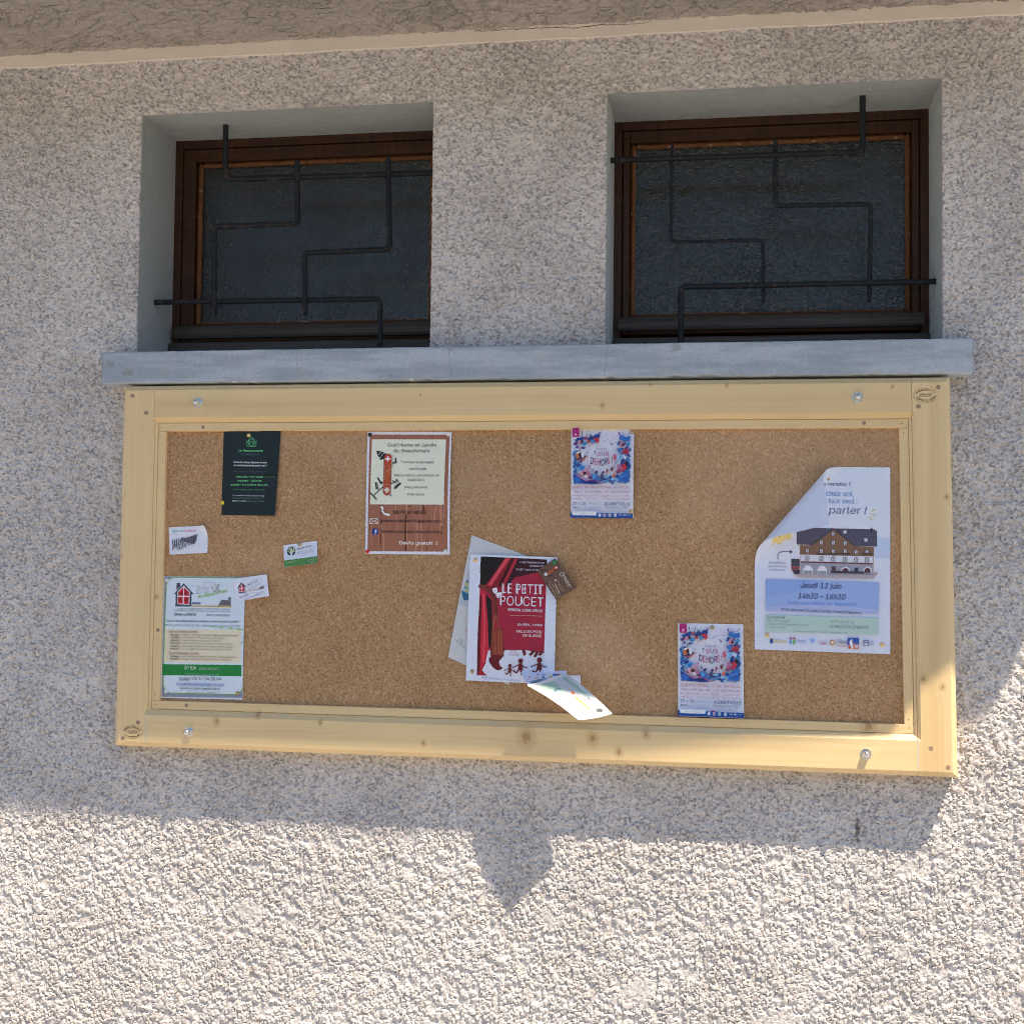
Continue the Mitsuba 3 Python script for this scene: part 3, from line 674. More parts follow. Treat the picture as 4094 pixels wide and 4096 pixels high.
# ------------------------------------------------------------------ what is pinned to it: sheets with their print
# the print on each sheet, in tenths of a millimetre from its top left corner: T lettering (x y height width align bold slant turn text), P filled figure,
# L line (width first), C ellipse, R rounded rectangle; three numbers of ink colour (0 to 255) first; @ names the part
PRINTS = {
"services_poster": """@panel
P 164 108 86 56 68 2057 71 2043 2903 58 2902
L 204 156 134 9 1229 1781 1228 1918 1233 2055 1242 2192 1254 2328 1268 2465 1282 2602 1294 2738 1302 2875
L 204 156 134 14 1561 646 1557 706 1552 766 1547 826 1542 886 1538 946 1536 1006 1536 1066 1538 1126
L 124 70 54 35 1130 1395 1128 1450 1124 1505 1119 1560 1114 1614 1108 1669 1103 1724 1100 1779 1099 1833
L 124 70 54 9 1538 238 1543 376 1545 514 1544 651 1541 789 1534 927 1527 1065 1519 1203 1511 1341
L 94 48 38 14 1565 2282 1562 2356 1558 2430 1553 2504 1548 2577 1543 2651 1539 2725 1537 2799 1538 2873
L 192 138 116 35 1776 1511 1779 1589 1777 1667 1770 1745 1759 1823 1746 1901 1732 1978 1720 2056 1711 2134
L 94 48 38 9 140 1033 138 1215 133 1397 128 1580 123 1762 118 1944 115 2126 115 2308 117 2490
L 124 70 54 23 1373 851 1361 946 1350 1042 1340 1137 1335 1233 1333 1329 1336 1424 1344 1520 1355 1615
L 204 156 134 23 1002 1697 1015 1758 1026 1819 1033 1879 1035 1940 1032 2001 1024 2062 1012 2123 999 2183
L 180 122 100 9 125 1894 135 1997 144 2101 150 2204 152 2308 151 2411 147 2515 140 2618 131 2722
L 192 138 116 35 412 2278 423 2354 435 2429 447 2504 457 2580 464 2655 467 2731 465 2806 460 2882
L 192 138 116 23 1048 2130 1041 2218 1037 2305 1035 2393 1037 2480 1042 2567 1049 2655 1057 2742 1066 2830
L 192 138 116 14 151 2258 145 2324 142 2390 142 2455 144 2521 149 2586 156 2652 164 2717 171 2783
L 180 122 100 9 637 1694 632 1760 625 1826 615 1892 604 1957 594 2023 586 2089 582 2154 582 2220
L 110 58 46 35 373 1665 379 1817 383 1969 386 2121 387 2273 386 2426 383 2578 378 2730 374 2882
L 180 122 100 9 548 1444 541 1611 533 1778 526 1945 520 2112 517 2279 517 2445 520 2612 526 2779
L 180 122 100 14 133 1215 133 1384 136 1552 140 1721 145 1889 152 2058 158 2226 163 2395 168 2564
L 192 138 116 35 1786 1024 1793 1100 1798 1176 1800 1252 1800 1328 1796 1404 1791 1480 1784 1556 1776 1632
L 180 122 100 35 358 2202 352 2287 348 2372 345 2457 344 2542 345 2627 349 2712 353 2797 359 2882
L 94 48 38 35 1480 1175 1484 1268 1486 1361 1484 1454 1480 1547 1473 1640 1466 1733 1458 1826 1451 1919
L 94 48 38 23 1910 1513 1916 1635 1919 1756 1920 1878 1919 1999 1914 2121 1908 2242 1901 2364 1895 2485
L 192 138 116 9 1533 2069 1535 2169 1541 2270 1551 2370 1563 2471 1575 2571 1586 2672 1595 2772 1600 2873
L 192 138 116 23 750 1698 751 1790 756 1881 763 1973 772 2065 781 2156 790 2248 797 2339 801 2431
L 204 156 134 23 1339 1410 1338 1464 1334 1519 1327 1573 1318 1628 1308 1682 1300 1737 1293 1791 1290 1846
L 180 122 100 23 651 1228 650 1374 646 1520 640 1665 634 1811 627 1957 621 2103 618 2249 617 2394
L 192 138 116 35 1843 1011 1847 1191 1852 1370 1858 1550 1864 1729 1869 1909 1873 2088 1875 2268 1874 2448
L 192 138 116 35 1878 1263 1881 1389 1886 1514 1892 1640 1898 1765 1903 1891 1907 2017 1910 2142 1910 2268
L 192 138 116 35 1378 1730 1380 1873 1383 2016 1388 2159 1394 2302 1400 2445 1406 2588 1410 2731 1413 2874
L 94 48 38 14 1271 1857 1282 1984 1291 2111 1297 2239 1298 2366 1296 2493 1289 2620 1280 2748 1269 2875
L 204 156 134 9 902 1572 895 1655 892 1738 892 1821 897 1904 905 1987 915 2071 926 2154 937 2237
L 124 70 54 35 1928 453 1934 628 1939 803 1944 979 1948 1154 1950 1329 1951 1505 1949 1680 1946 1855
L 124 70 54 14 1132 1030 1142 1132 1148 1233 1150 1334 1149 1435 1144 1536 1136 1638 1126 1739 1115 1840
L 180 122 100 9 1407 934 1415 1035 1427 1136 1441 1237 1455 1338 1467 1439 1476 1540 1480 1641 1479 1742
L 94 48 38 23 1670 932 1678 990 1682 1048 1683 1106 1680 1164 1674 1221 1665 1279 1655 1337 1645 1395
L 204 156 134 23 632 885 625 956 619 1027 617 1098 617 1168 620 1239 626 1310 634 1381 642 1451
L 192 138 116 9 338 1450 352 1581 366 1711 379 1842 389 1973 395 2103 396 2234 391 2365 382 2495
L 192 138 116 14 1624 1595 1631 1700 1638 1805 1646 1911 1652 2016 1657 2121 1659 2227 1659 2332 1656 2437
L 204 156 134 23 1300 2125 1300 2219 1298 2313 1293 2406 1286 2500 1278 2594 1270 2688 1264 2781 1260 2875
L 180 122 100 23 1907 945 1897 1130 1890 1315 1888 1500 1890 1685 1898 1869 1909 2054 1922 2239 1936 2424
L 192 138 116 35 1932 1213 1939 1323 1946 1433 1953 1542 1957 1652 1959 1762 1959 1872 1956 1982 1951 2092
L 124 70 54 9 386 130 386 274 380 418 371 562 359 706 346 850 334 994 324 1138 320 1282
L 124 70 54 9 1633 103 1639 229 1646 355 1653 481 1659 607 1663 733 1664 859 1664 985 1660 1111
L 94 48 38 35 1018 2018 1012 2125 1006 2233 1001 2340 999 2448 999 2555 1001 2662 1006 2770 1013 2877
L 192 138 116 23 1291 1463 1292 1619 1294 1774 1299 1929 1304 2084 1310 2239 1315 2394 1319 2549 1322 2705
L 180 122 100 23 1100 848 1091 942 1083 1035 1075 1129 1070 1223 1068 1317 1070 1411 1075 1504 1083 1598
L 180 122 100 9 1501 1432 1494 1490 1488 1548 1483 1606 1479 1664 1477 1722 1478 1780 1481 1838 1486 1896
P 237 240 220 121 186 1974 190 1954 1771 109 1769
@lettering
T 44 38 38 1130 365 78 1223 c 1 0 0 Guil’Home et Jardin
T 44 38 38 1127 505 78 908 c 1 0 0 du Beaufortain
T 28 34 48 1272 767 56 842 c 1 0 0 Travaux paysagés
T 28 34 48 1278 930 56 458 c 1 0 0 Jardinage
T 28 34 48 1268 1089 56 1127 c 1 0 0 Rénovation extérieur et
T 28 34 48 1262 1201 56 419 c 1 0 0 intérieur
T 28 34 48 1260 1377 56 563 c 1 0 0 Maçonnerie
T 28 34 48 1259 1550 56 409 c 1 0 0 Peinture
@picture
P 34 38 46 237 469 350 476 274 593
P 34 38 46 359 482 429 508 336 635 279 601
P 34 38 46 438 516 500 546 441 669 340 695 319 669
L 138 148 156 12 649 566 658 871
P 34 38 46 711 625 741 642 774 769 653 787 661 753 713 736
L 34 38 46 42 297 1131 365 1246
C 34 38 46 383 1246 38 37
C 208 64 64 393 1225 12 12
L 34 38 46 35 240 1246 264 1390
L 34 38 46 24 278 1246 302 1399
L 122 128 136 10 301 1356 430 1440
L 34 38 46 26 206 1543 420 1356 679 1253 791 1176
L 34 38 46 24 660 1193 749 1244
L 34 38 46 24 756 1151 804 1218
L 34 38 46 28 118 1493 277 1645
L 34 38 46 10 120 1498 103 1522
L 34 38 46 10 142 1518 125 1542
L 34 38 46 10 164 1538 147 1562
L 34 38 46 10 186 1559 169 1583
L 34 38 46 10 208 1579 191 1603
L 34 38 46 10 230 1599 213 1623
L 34 38 46 10 253 1619 236 1643
L 34 38 46 10 275 1640 258 1663
L 34 38 46 59 737 1371 853 1264
L 85 91 96 9 717 1405 741 1295 792 1218
L 112 64 44 203 536 634 531 1457
L 180 80 46 182 536 631 531 1452
L 156 64 36 5 470 787 457 1296
L 156 64 36 5 486 830 472 1262
L 196 100 60 5 503 872 487 1228
L 196 100 60 5 517 787 502 1194
L 196 100 60 5 533 829 520 1296
L 196 100 60 5 550 872 535 1262
L 196 100 60 5 564 787 550 1228
L 196 100 60 5 580 829 565 1194
L 156 64 36 5 597 872 582 1295
C 195 31 43 537 665 82 88
L 255 255 255 35 536 609 538 724
L 255 255 255 35 476 667 598 666
@lettering
T 232 216 204 462 859 29 0 c 0 0 0 G
T 232 216 204 463 904 29 0 c 0 0 0 U
T 232 216 204 464 950 29 0 c 0 0 0 I
T 232 216 204 465 996 29 0 c 0 0 0 L
T 232 216 204 466 1042 29 0 c 0 0 0 H
T 232 216 204 467 1087 29 0 c 0 0 0 O
T 232 216 204 468 1133 29 0 c 0 0 0 M
T 232 216 204 469 1179 29 0 c 0 0 0 E
T 232 216 204 588 858 29 0 c 0 0 0 J
T 232 216 204 589 904 29 0 c 0 0 0 A
T 232 216 204 590 950 29 0 c 0 0 0 R
T 232 216 204 590 995 29 0 c 0 0 0 D
T 232 216 204 591 1041 29 0 c 0 0 0 I
T 232 216 204 592 1087 29 0 c 0 0 0 N
T 232 216 204 529 977 27 0 c 0 0 0 ET
T 232 216 204 527 1299 20 161 c 0 0 0 BEAUFORTAIN
@picture
P 244 246 250 533 1335 545 1387 586 1351 565 1401 620 1395 573 1423 621 1450 566 1445 589 1494 547 1458 536 1511 523 1458 482 1494 504 1445 449 1451 496 1423 448 1396 503 1401 480 1352 522 1387
C 216 184 72 536 1428 23 22
C 140 148 154 632 1549 28 30
@emblem
L 242 240 244 45 421 1856 431 1932 476 1995 575 2021
L 242 240 244 52 408 1839 437 1859
L 242 240 244 59 546 2011 589 2024
@lettering
T 58 32 34 1107 1996 73 818 c 1 0 0 06 99 87 60 86
@emblem
L 244 236 236 14 125 2112 316 2111
L 244 236 236 14 316 2111 315 2238
L 244 236 236 14 315 2238 121 2239
L 244 236 236 14 121 2239 125 2112
L 244 236 236 14 125 2116 219 2188
L 244 236 236 14 316 2114 219 2188
L 244 236 236 14 124 2236 192 2176
L 244 236 236 14 315 2235 248 2176
@lettering
T 58 32 34 1137 2195 54 1516 c 1 0 0 guilhomeetjardin73@gmail.com
@emblem
R 28 63 156 179 2358 324 2501 14
T 255 255 255 265 2491 105 0 c 1 0 0 f
@lettering
T 58 32 34 1150 2453 51 1482 c 1 0 0 Guil’home et jardin du beaufortain
T 247 239 232 1329 2731 81 940 c 1 0 0 Devis gratuit  !""",
"repair_poster": """@panel
P 142 147 170 18 7 2087 3 2090 2926 30 2944
R 124 179 90 55 20 2122 2858 234
R 219 232 246 79 40 2104 2838 220
P 31 135 64 34 2148 2064 2134 2064 2404 35 2420
P 233 224 196 85 1315 111 1294 2007 1291 2029 1317 2036 2060 2009 2089 90 2102 68 2079
@emblem
P 68 72 90 335 167 432 163 435 255 335 341
P 68 72 90 519 169 791 430 734 439 742 736 323 738 325 435 266 444
P 244 244 248 520 229 687 375 682 695 375 681 372 378
P 194 36 54 513 271 519 479 387 477 390 388
P 194 36 54 536 271 669 385 672 477 542 479
P 194 36 54 384 507 514 506 515 671 386 667
P 194 36 54 539 506 669 504 667 678 541 672
P 60 36 48 426 437 449 383 482 403 491 447 458 430
P 60 36 48 548 436 572 381 605 401 613 445 580 429
P 60 36 48 409 599 432 544 465 564 474 609 441 592
P 60 36 48 571 606 595 551 628 571 636 615 603 599
L 185 191 208 9 682 210 791 252 935 233 1147 96 1221 163 1283 129 1403 221 1601 202 1702 274
L 185 191 208 9 1042 190 1121 130 1168 180
L 185 191 208 9 1368 246 1465 178 1512 237
T 52 54 62 1164 381 157 613 c 1 0.25 7 Bric'OL
T 238 242 250 1160 372 143 580 c 0 0.25 7 Bric'OL
T 134 184 74 1287 454 85 766 c 1 0.05 12 en Beaufortain
P 201 166 72 732 708 1758 708 1763 741 733 738
P 106 106 114 1425 703 1502 567 1746 573 1754 703
P 74 76 88 1672 506 1744 496 1751 567 1704 568
L 143 143 150 7 1470 686 1512 584
L 143 143 150 7 1497 685 1535 583
L 66 68 76 7 1524 685 1559 583
L 143 143 150 7 1551 685 1582 583
L 66 68 76 7 1577 684 1605 583
L 85 86 94 7 1604 684 1629 582
L 143 143 150 7 1631 684 1652 582
L 85 86 94 7 1658 683 1676 582
L 143 143 150 7 1685 683 1699 581
L 85 86 94 7 1712 683 1722 581
C 92 102 128 794 656 36 27
C 92 102 128 857 655 36 27
C 122 134 160 911 655 36 27
C 122 134 160 947 654 36 27
@lettering
T 60 68 84 1045 806 34 1361 c 0 0.2 0 Travaux de bricolage, jardinage, entretien intérieur et extérieur
@picture
L 88 128 106 11 277 842 1762 848
@lettering
T 20 22 28 592 959 58 562 c 1 0 0 Olivier LACROIX
T 60 52 72 1445 960 54 591 c 0 0 0 Micro-entrepreneur
T 51 96 78 1046 1111 44 1875 c 1 0.2 0 Travaux de qualité réalisés avec sérieux, minutie et soucis du détail !
T 74 88 120 1043 1213 41 1920 c 0 0.2 0 Beaufort-sur-Doron / Villard-sur-Doron / Arêches / Queige / Hauteluce / Les Saisies
T 138 58 68 553 1363 44 786 c 0 0 0 Travaux de Bricolage d’Intérieur
L 138 58 68 5 162 1377 945 1370
T 90 74 76 168 1447 34 0 l 0 0 0 •
T 76 60 66 232 1446 39 249 l 1 0 0 Montages :
T 106 90 88 502 1442 36 1460 l 0 0 0 installation, réparation de meubles, étagères ou électroménager
T 90 74 76 167 1511 34 0 l 0 0 0 •
T 76 60 66 232 1510 39 249 l 1 0 0 Plomberie :
T 106 90 88 501 1506 36 1165 l 0 0 0 remplacement de robinetterie, réparation de fuites...
T 90 74 76 167 1583 34 0 l 0 0 0 •
T 76 60 66 232 1582 39 249 l 1 0 0 Maçonnerie :
T 106 90 88 501 1578 36 1059 l 0 0 0 pose de cloisons, isolation, pose de faïences...
T 90 74 76 167 1651 34 0 l 0 0 0 •
T 76 60 66 232 1650 39 249 l 1 0 0 Électricité :
T 106 90 88 501 1646 36 1344 l 0 0 0 remplacement de prises, interrupteurs, pose de luminaires...
T 90 74 76 167 1723 34 0 l 0 0 0 •
T 76 60 66 232 1722 39 249 l 1 0 0 Menuiserie :
T 106 90 88 501 1717 36 1370 l 0 0 0 réalisation de coffrage, petits meubles, pose de parquets...
T 90 74 76 167 1791 34 0 l 0 0 0 •
T 76 60 66 232 1790 39 249 l 1 0 0 Peinture :
T 106 90 88 501 1785 36 1327 l 0 0 0 murs, sols, plafonds, au rouleau ou au pinceau, vernification...
T 90 74 76 170 1971 34 0 l 0 0 0 •
T 76 60 66 235 1970 39 249 l 1 0 0 Jardinage :
T 106 90 88 504 1965 36 1415 l 0 0 0 tonte d’herbe, débroussaillage, taille de haies, ramassage de feuilles
T 90 74 76 170 2036 34 0 l 0 0 0 •
T 76 60 66 235 2035 39 249 l 1 0 0 Entretien :
T 106 90 88 504 2030 36 1295 l 0 0 0 Arrosage, tas de bois, évacuation déchets peu volumineux
T 138 58 68 572 1889 44 820 c 0 0 0 Travaux Multiservices d’Extérieur
L 138 58 68 5 167 1903 982 1899
T 238 248 238 759 2267 89 306 c 0 0 0 50 €/h
T 191 224 192 1234 2271 61 541 c 0 0 0 . DEVIS GRATUIT !
T 143 199 154 1058 2383 29 892 c 0 0 0 (+ Frais de transport / + matériaux selon devis)
T 48 56 76 641 2522 75 324 c 0 0.2 0 Contact :
L 48 56 76 7 480 2534 748 2533
T 32 36 46 1192 2516 82 730 c 0 0 0 06 17 24 30 44
T 47 106 180 1020 2642 61 1208 c 0 0.2 0 bricolenbeaufortain@gmail.com
L 47 106 180 7 422 2654 1621 2656
T 38 42 54 1020 2747 58 1036 c 0 0.15 0 www.bricolenbeaufortain.fr
T 88 96 122 1079 2830 29 793 c 0 0 0 SIRET : 948 830 577 00018      code APE 4329Z""",
"house_card": """@emblem
P 60 62 82 180 112 301 225 274 236 263 370 88 359 95 230 63 225
P 240 238 246 180 153 256 233 248 342 106 335 113 222
P 192 44 64 170 168 168 241 120 240 121 213
P 192 44 64 192 167 245 221 244 246 185 243
P 192 44 64 121 255 167 255 163 329 115 328
P 192 44 64 186 256 245 258 239 331 182 330
T 90 96 120 467 195 70 285 c 0 0.3 15 Bric'OL
T 124 184 136 529 253 37 351 c 0 0 17 en Beaufortain
L 200 164 104 15 275 342 742 339
P 122 104 104 595 348 640 291 744 279 743 345
P 69 70 90 714 270 746 264 742 307
L 196 200 220 7 412 109 505 69 544 106 636 77 716 131
@lettering
T 44 46 64 214 462 27 245 c 1 0 8 Olivier LACROIX
T 74 80 104 417 510 25 449 c 0 0 8 www.bricolenbeaufortain.fr
T 106 114 144 484 316 23 197 c 0 0 9 06 17 24 30 44
L 168 176 200 7 107 383 741 420
T 90 96 120 610 463 18 241 c 0 0 8 Micro-entrepreneur""",
"green_flyer": """@emblem
L 95 191 131 15 730 149 666 214 646 272 671 330 735 384 793 329 830 267 801 213 730 149
L 95 191 131 9 732 191 684 233 669 285 693 315
L 95 191 131 9 732 191 784 233 800 284 782 314
L 95 191 131 13 609 241 614 344 654 388 829 391 861 341 862 241
L 95 191 131 11 609 241 663 305
L 95 191 131 11 862 241 805 303
L 74 154 108 12 735 242 768 297 709 298 735 242
@lettering
T 111 208 143 731 516 54 643 c 1 0 0 La Ressourcerie
T 95 109 128 731 603 46 502 c 0 0 0 du Beaufortain
T 228 234 244 730 800 39 884 c 1 0.1 0 Envie de chiner, déposer un don
T 228 234 244 731 877 39 877 c 1 0.1 0 ou encore trouver la perle rare ?
T 106 122 128 727 1028 26 871 c 0 0 0 Nous vous accueillons toute l’année les
T 127 220 146 733 1161 41 730 c 1 0 0 mercredis – 9h à 12h30
@panel
P 4 18 12 1118 1082 1442 1093 1443 1177 1119 1168
@lettering
T 108 174 132 1278 1157 36 275 c 0 0 0 et 14h à 18h
T 127 220 146 733 1259 41 650 c 1 0 0 vendredis – 14h à 18h
T 127 220 146 729 1360 41 994 c 1 0 0 samedis – 9h à 12h30 et 14h à 18h
T 111 174 136 729 1476 26 857 c 0 0 0 Du 1er novembre au 3 mars : 9h au lieu de 8h
T 204 214 226 732 1622 26 864 c 1 0 0 Pour vos dépôts et nos collectes, merci de nous envoyer
T 127 174 152 731 1684 23 844 c 0 0 0 ressourceriedubeaufortain.org ou 07 82 00 15 51
T 230 236 244 494 1755 26 396 c 1 0 0 Retrouvez-nous aussi sur
T 127 174 152 944 1753 21 442 c 0 0 0 www.facebook.com/laressourcerie""",
"march_card": """@lettering
T 63 184 166 233 140 56 283 c 1 0 1 March
T 224 102 138 567 142 56 337 c 1 0 1 to Gaza
T 216 138 152 180 203 21 128 c 0 0 0 15 June
@picture
P 124 128 144 318 329 783 220 751 329 691 490 351 395
C 106 95 108 96 350 10 12
P 106 95 108 82 362 110 365 107 399 83 398
L 106 95 108 9 90 395 80 429
L 106 95 108 9 100 396 108 427
C 76 76 92 154 338 10 12
P 76 76 92 139 349 167 352 164 385 141 384
L 76 76 92 9 148 381 137 414
L 76 76 92 9 157 382 166 413
C 58 54 68 201 324 10 12
P 58 54 68 187 335 215 337 212 370 188 369
L 58 54 68 9 195 366 185 398
L 58 54 68 9 205 366 213 396
C 80 80 94 257 322 10 12
P 80 80 94 242 333 271 336 267 367 244 366
L 80 80 94 9 251 364 241 395
L 80 80 94 9 260 364 269 393
C 76 76 92 330 313 10 12
P 76 76 92 316 323 344 326 341 356 317 355
L 76 76 92 9 324 353 314 383
L 76 76 92 9 334 353 343 382
C 58 54 68 370 289 10 12
P 58 54 68 356 299 384 301 381 331 358 330
L 58 54 68 9 365 328 355 357
L 58 54 68 9 374 328 383 356
C 90 82 100 714 231 10 12
P 90 82 100 700 239 728 241 725 265 702 264
L 90 82 100 9 709 262 699 286
L 90 82 100 9 718 263 727 285
C 80 80 94 93 400 10 12
P 80 80 94 79 411 107 414 104 448 80 447
L 80 80 94 9 87 444 77 478
L 80 80 94 9 97 445 105 476
C 76 76 92 158 399 10 12
P 76 76 92 144 410 172 413 169 446 145 445
L 76 76 92 9 152 442 142 475
L 76 76 92 9 162 443 170 474
C 70 78 98 208 377 10 12
P 70 78 98 194 388 222 390 219 423 195 422
L 70 78 98 9 202 419 192 451
L 70 78 98 9 212 419 220 449
C 117 100 95 271 373 10 12
P 117 100 95 257 384 285 386 282 417 258 416
L 117 100 95 9 265 414 255 445
L 117 100 95 9 275 414 283 443
C 58 54 68 322 348 10 12
P 58 54 68 308 358 336 360 333 391 309 390
L 58 54 68 9 316 388 306 418
L 58 54 68 9 326 388 335 416
C 90 82 100 434 326 10 12
P 90 82 100 420 336 448 338 445 367 422 366
L 90 82 100 9 429 364 419 392
L 90 82 100 9 438 364 447 391
C 117 100 95 489 308 10 12
P 117 100 95 474 318 503 320 500 348 476 347
L 117 100 95 9 483 344 473 372
L 117 100 95 9 493 345 502 371
C 80 80 94 609 285 10 12
P 80 80 94 595 294 623 296 620 322 597 321
L 80 80 94 9 604 319 594 345
L 80 80 94 9 613 320 622 344
C 117 100 95 672 270 10 12
P 117 100 95 658 279 686 281 683 306 660 305
L 117 100 95 9 667 303 657 328
L 117 100 95 9 676 304 685 327
C 76 76 92 116 464 10 12
P 76 76 92 102 476 130 479 126 513 103 512
L 76 76 92 9 110 509 100 543
L 76 76 92 9 119 509 128 541
C 90 82 100 156 452 10 12
P 90 82 100 142 464 170 466 167 499 143 498
L 90 82 100 9 150 496 140 529
L 90 82 100 9 160 496 168 527
C 90 82 100 214 433 10 12
P 90 82 100 199 445 227 447 224 479 201 478
L 90 82 100 9 208 476 198 508
L 90 82 100 9 217 476 226 506
C 58 54 68 273 423 10 12
P 58 54 68 258 434 286 436 283 468 260 467
L 58 54 68 9 267 464 257 495
L 58 54 68 9 276 465 285 494
C 70 78 98 331 397 10 12
P 70 78 98 317 408 345 410 342 441 318 440
L 70 78 98 9 325 437 315 468
L 70 78 98 9 335 438 344 466
C 106 95 108 385 389 10 12
P 106 95 108 371 399 399 402 396 431 373 430
L 106 95 108 9 380 428 370 458
L 106 95 108 9 389 428 398 456
C 70 78 98 446 374 10 12
P 70 78 98 432 384 460 386 457 415 433 414
L 70 78 98 9 440 412 430 440
L 70 78 98 9 450 412 459 439
C 80 80 94 552 338 10 12
P 80 80 94 538 348 566 350 563 377 540 376
L 80 80 94 9 547 374 537 400
L 80 80 94 9 556 374 565 399
C 106 95 108 617 326 10 12
P 106 95 108 603 335 631 337 628 363 605 362
L 106 95 108 9 612 360 602 386
L 106 95 108 9 621 360 630 385
C 80 80 94 677 315 10 12
P 80 80 94 663 323 691 325 688 351 665 350
L 80 80 94 9 672 348 662 373
L 80 80 94 9 681 348 691 372
C 76 76 92 725 293 10 12
P 76 76 92 711 302 739 304 737 328 713 327
L 76 76 92 9 720 325 710 349
L 76 76 92 9 730 326 739 348
C 90 82 100 111 516 10 12
P 90 82 100 96 527 125 530 121 564 98 563
L 90 82 100 9 105 560 94 594
L 90 82 100 9 114 561 123 592
C 58 54 68 171 495 10 12
P 58 54 68 156 507 185 509 181 543 158 542
L 58 54 68 9 165 539 155 572
L 58 54 68 9 174 539 183 570
C 76 76 92 222 480 10 12
P 76 76 92 208 491 236 494 233 526 209 525
L 76 76 92 9 216 523 206 555
L 76 76 92 9 226 523 235 553
C 76 76 92 280 471 10 12
P 76 76 92 265 482 293 484 290 516 267 515
L 76 76 92 9 274 512 264 543
L 76 76 92 9 283 512 292 542
C 90 82 100 343 453 10 12
P 90 82 100 328 464 356 466 353 497 330 496
L 90 82 100 9 337 493 327 524
L 90 82 100 9 346 494 355 522
C 70 78 98 388 436 10 12
P 70 78 98 374 446 402 449 399 478 376 477
L 70 78 98 9 383 475 373 504
L 70 78 98 9 392 475 401 503
C 117 100 95 512 402 10 12
P 117 100 95 498 411 526 413 523 441 500 441
L 117 100 95 9 507 438 497 466
L 117 100 95 9 516 439 525 464
C 106 95 108 562 390 10 12
P 106 95 108 548 400 576 402 573 429 550 428
L 106 95 108 9 557 426 547 452
L 106 95 108 9 566 426 575 451
C 90 82 100 686 350 10 12
P 90 82 100 672 359 700 361 697 386 674 385
L 90 82 100 9 681 383 671 408
L 90 82 100 9 690 383 699 407
C 80 80 94 736 339 10 12
P 80 80 94 721 348 750 350 747 374 724 373
L 80 80 94 9 731 371 721 395
L 80 80 94 9 740 372 749 394
C 80 80 94 123 570 10 12
P 80 80 94 108 582 137 584 133 619 110 618
L 80 80 94 9 117 615 106 649
L 80 80 94 9 126 615 135 647
C 106 95 108 233 543 10 12
P 106 95 108 218 554 246 557 243 589 220 588
L 106 95 108 9 227 585 217 618
L 106 95 108 9 236 586 245 616
C 58 54 68 297 521 10 12
P 58 54 68 282 532 311 534 307 566 284 565
L 58 54 68 9 291 562 281 594
L 58 54 68 9 300 563 309 592
C 76 76 92 397 474 10 12
P 76 76 92 382 484 411 487 408 516 384 515
L 76 76 92 9 391 513 381 542
L 76 76 92 9 401 513 410 541
C 70 78 98 449 466 10 12
P 70 78 98 435 476 463 478 460 507 437 506
L 70 78 98 9 444 504 434 533
L 70 78 98 9 453 504 462 531
C 90 82 100 506 437 10 12
P 90 82 100 492 446 520 448 517 476 493 475
L 90 82 100 9 501 473 491 501
L 90 82 100 9 510 473 519 499
C 76 76 92 622 412 10 12
P 76 76 92 607 421 636 423 633 449 609 448
L 76 76 92 9 617 446 607 472
L 76 76 92 9 626 446 635 471
C 58 54 68 684 393 10 12
P 58 54 68 669 402 698 404 695 429 671 428
L 58 54 68 9 679 426 669 451
L 58 54 68 9 688 427 697 450
C 106 95 108 743 370 10 12
P 106 95 108 729 379 757 381 755 405 731 404
L 106 95 108 9 738 402 729 426
L 106 95 108 9 748 403 757 425
C 76 76 92 289 562 10 12
P 76 76 92 275 573 303 576 300 607 276 606
L 76 76 92 9 284 604 273 635
L 76 76 92 9 293 604 302 633
C 90 82 100 356 544 10 12
P 90 82 100 342 555 370 557 367 588 344 587
L 90 82 100 9 351 585 341 615
L 90 82 100 9 360 585 369 613
C 76 76 92 401 521 10 12
P 76 76 92 386 531 415 534 412 563 388 562
L 76 76 92 9 395 560 385 589
L 76 76 92 9 405 560 413 588
C 106 95 108 470 513 10 12
P 106 95 108 455 523 484 526 481 554 457 553
L 106 95 108 9 464 551 454 580
L 106 95 108 9 474 552 483 578
C 76 76 92 571 462 10 12
P 76 76 92 557 472 585 474 583 501 559 500
L 76 76 92 9 566 498 556 525
L 76 76 92 9 575 498 585 523
C 58 54 68 625 448 10 12
P 58 54 68 611 457 639 460 636 486 613 485
L 58 54 68 9 620 483 610 509
L 58 54 68 9 629 483 638 507
C 58 54 68 691 430 10 12
P 58 54 68 676 439 705 441 702 466 678 465
L 58 54 68 9 685 463 676 488
L 58 54 68 9 695 463 704 487""",
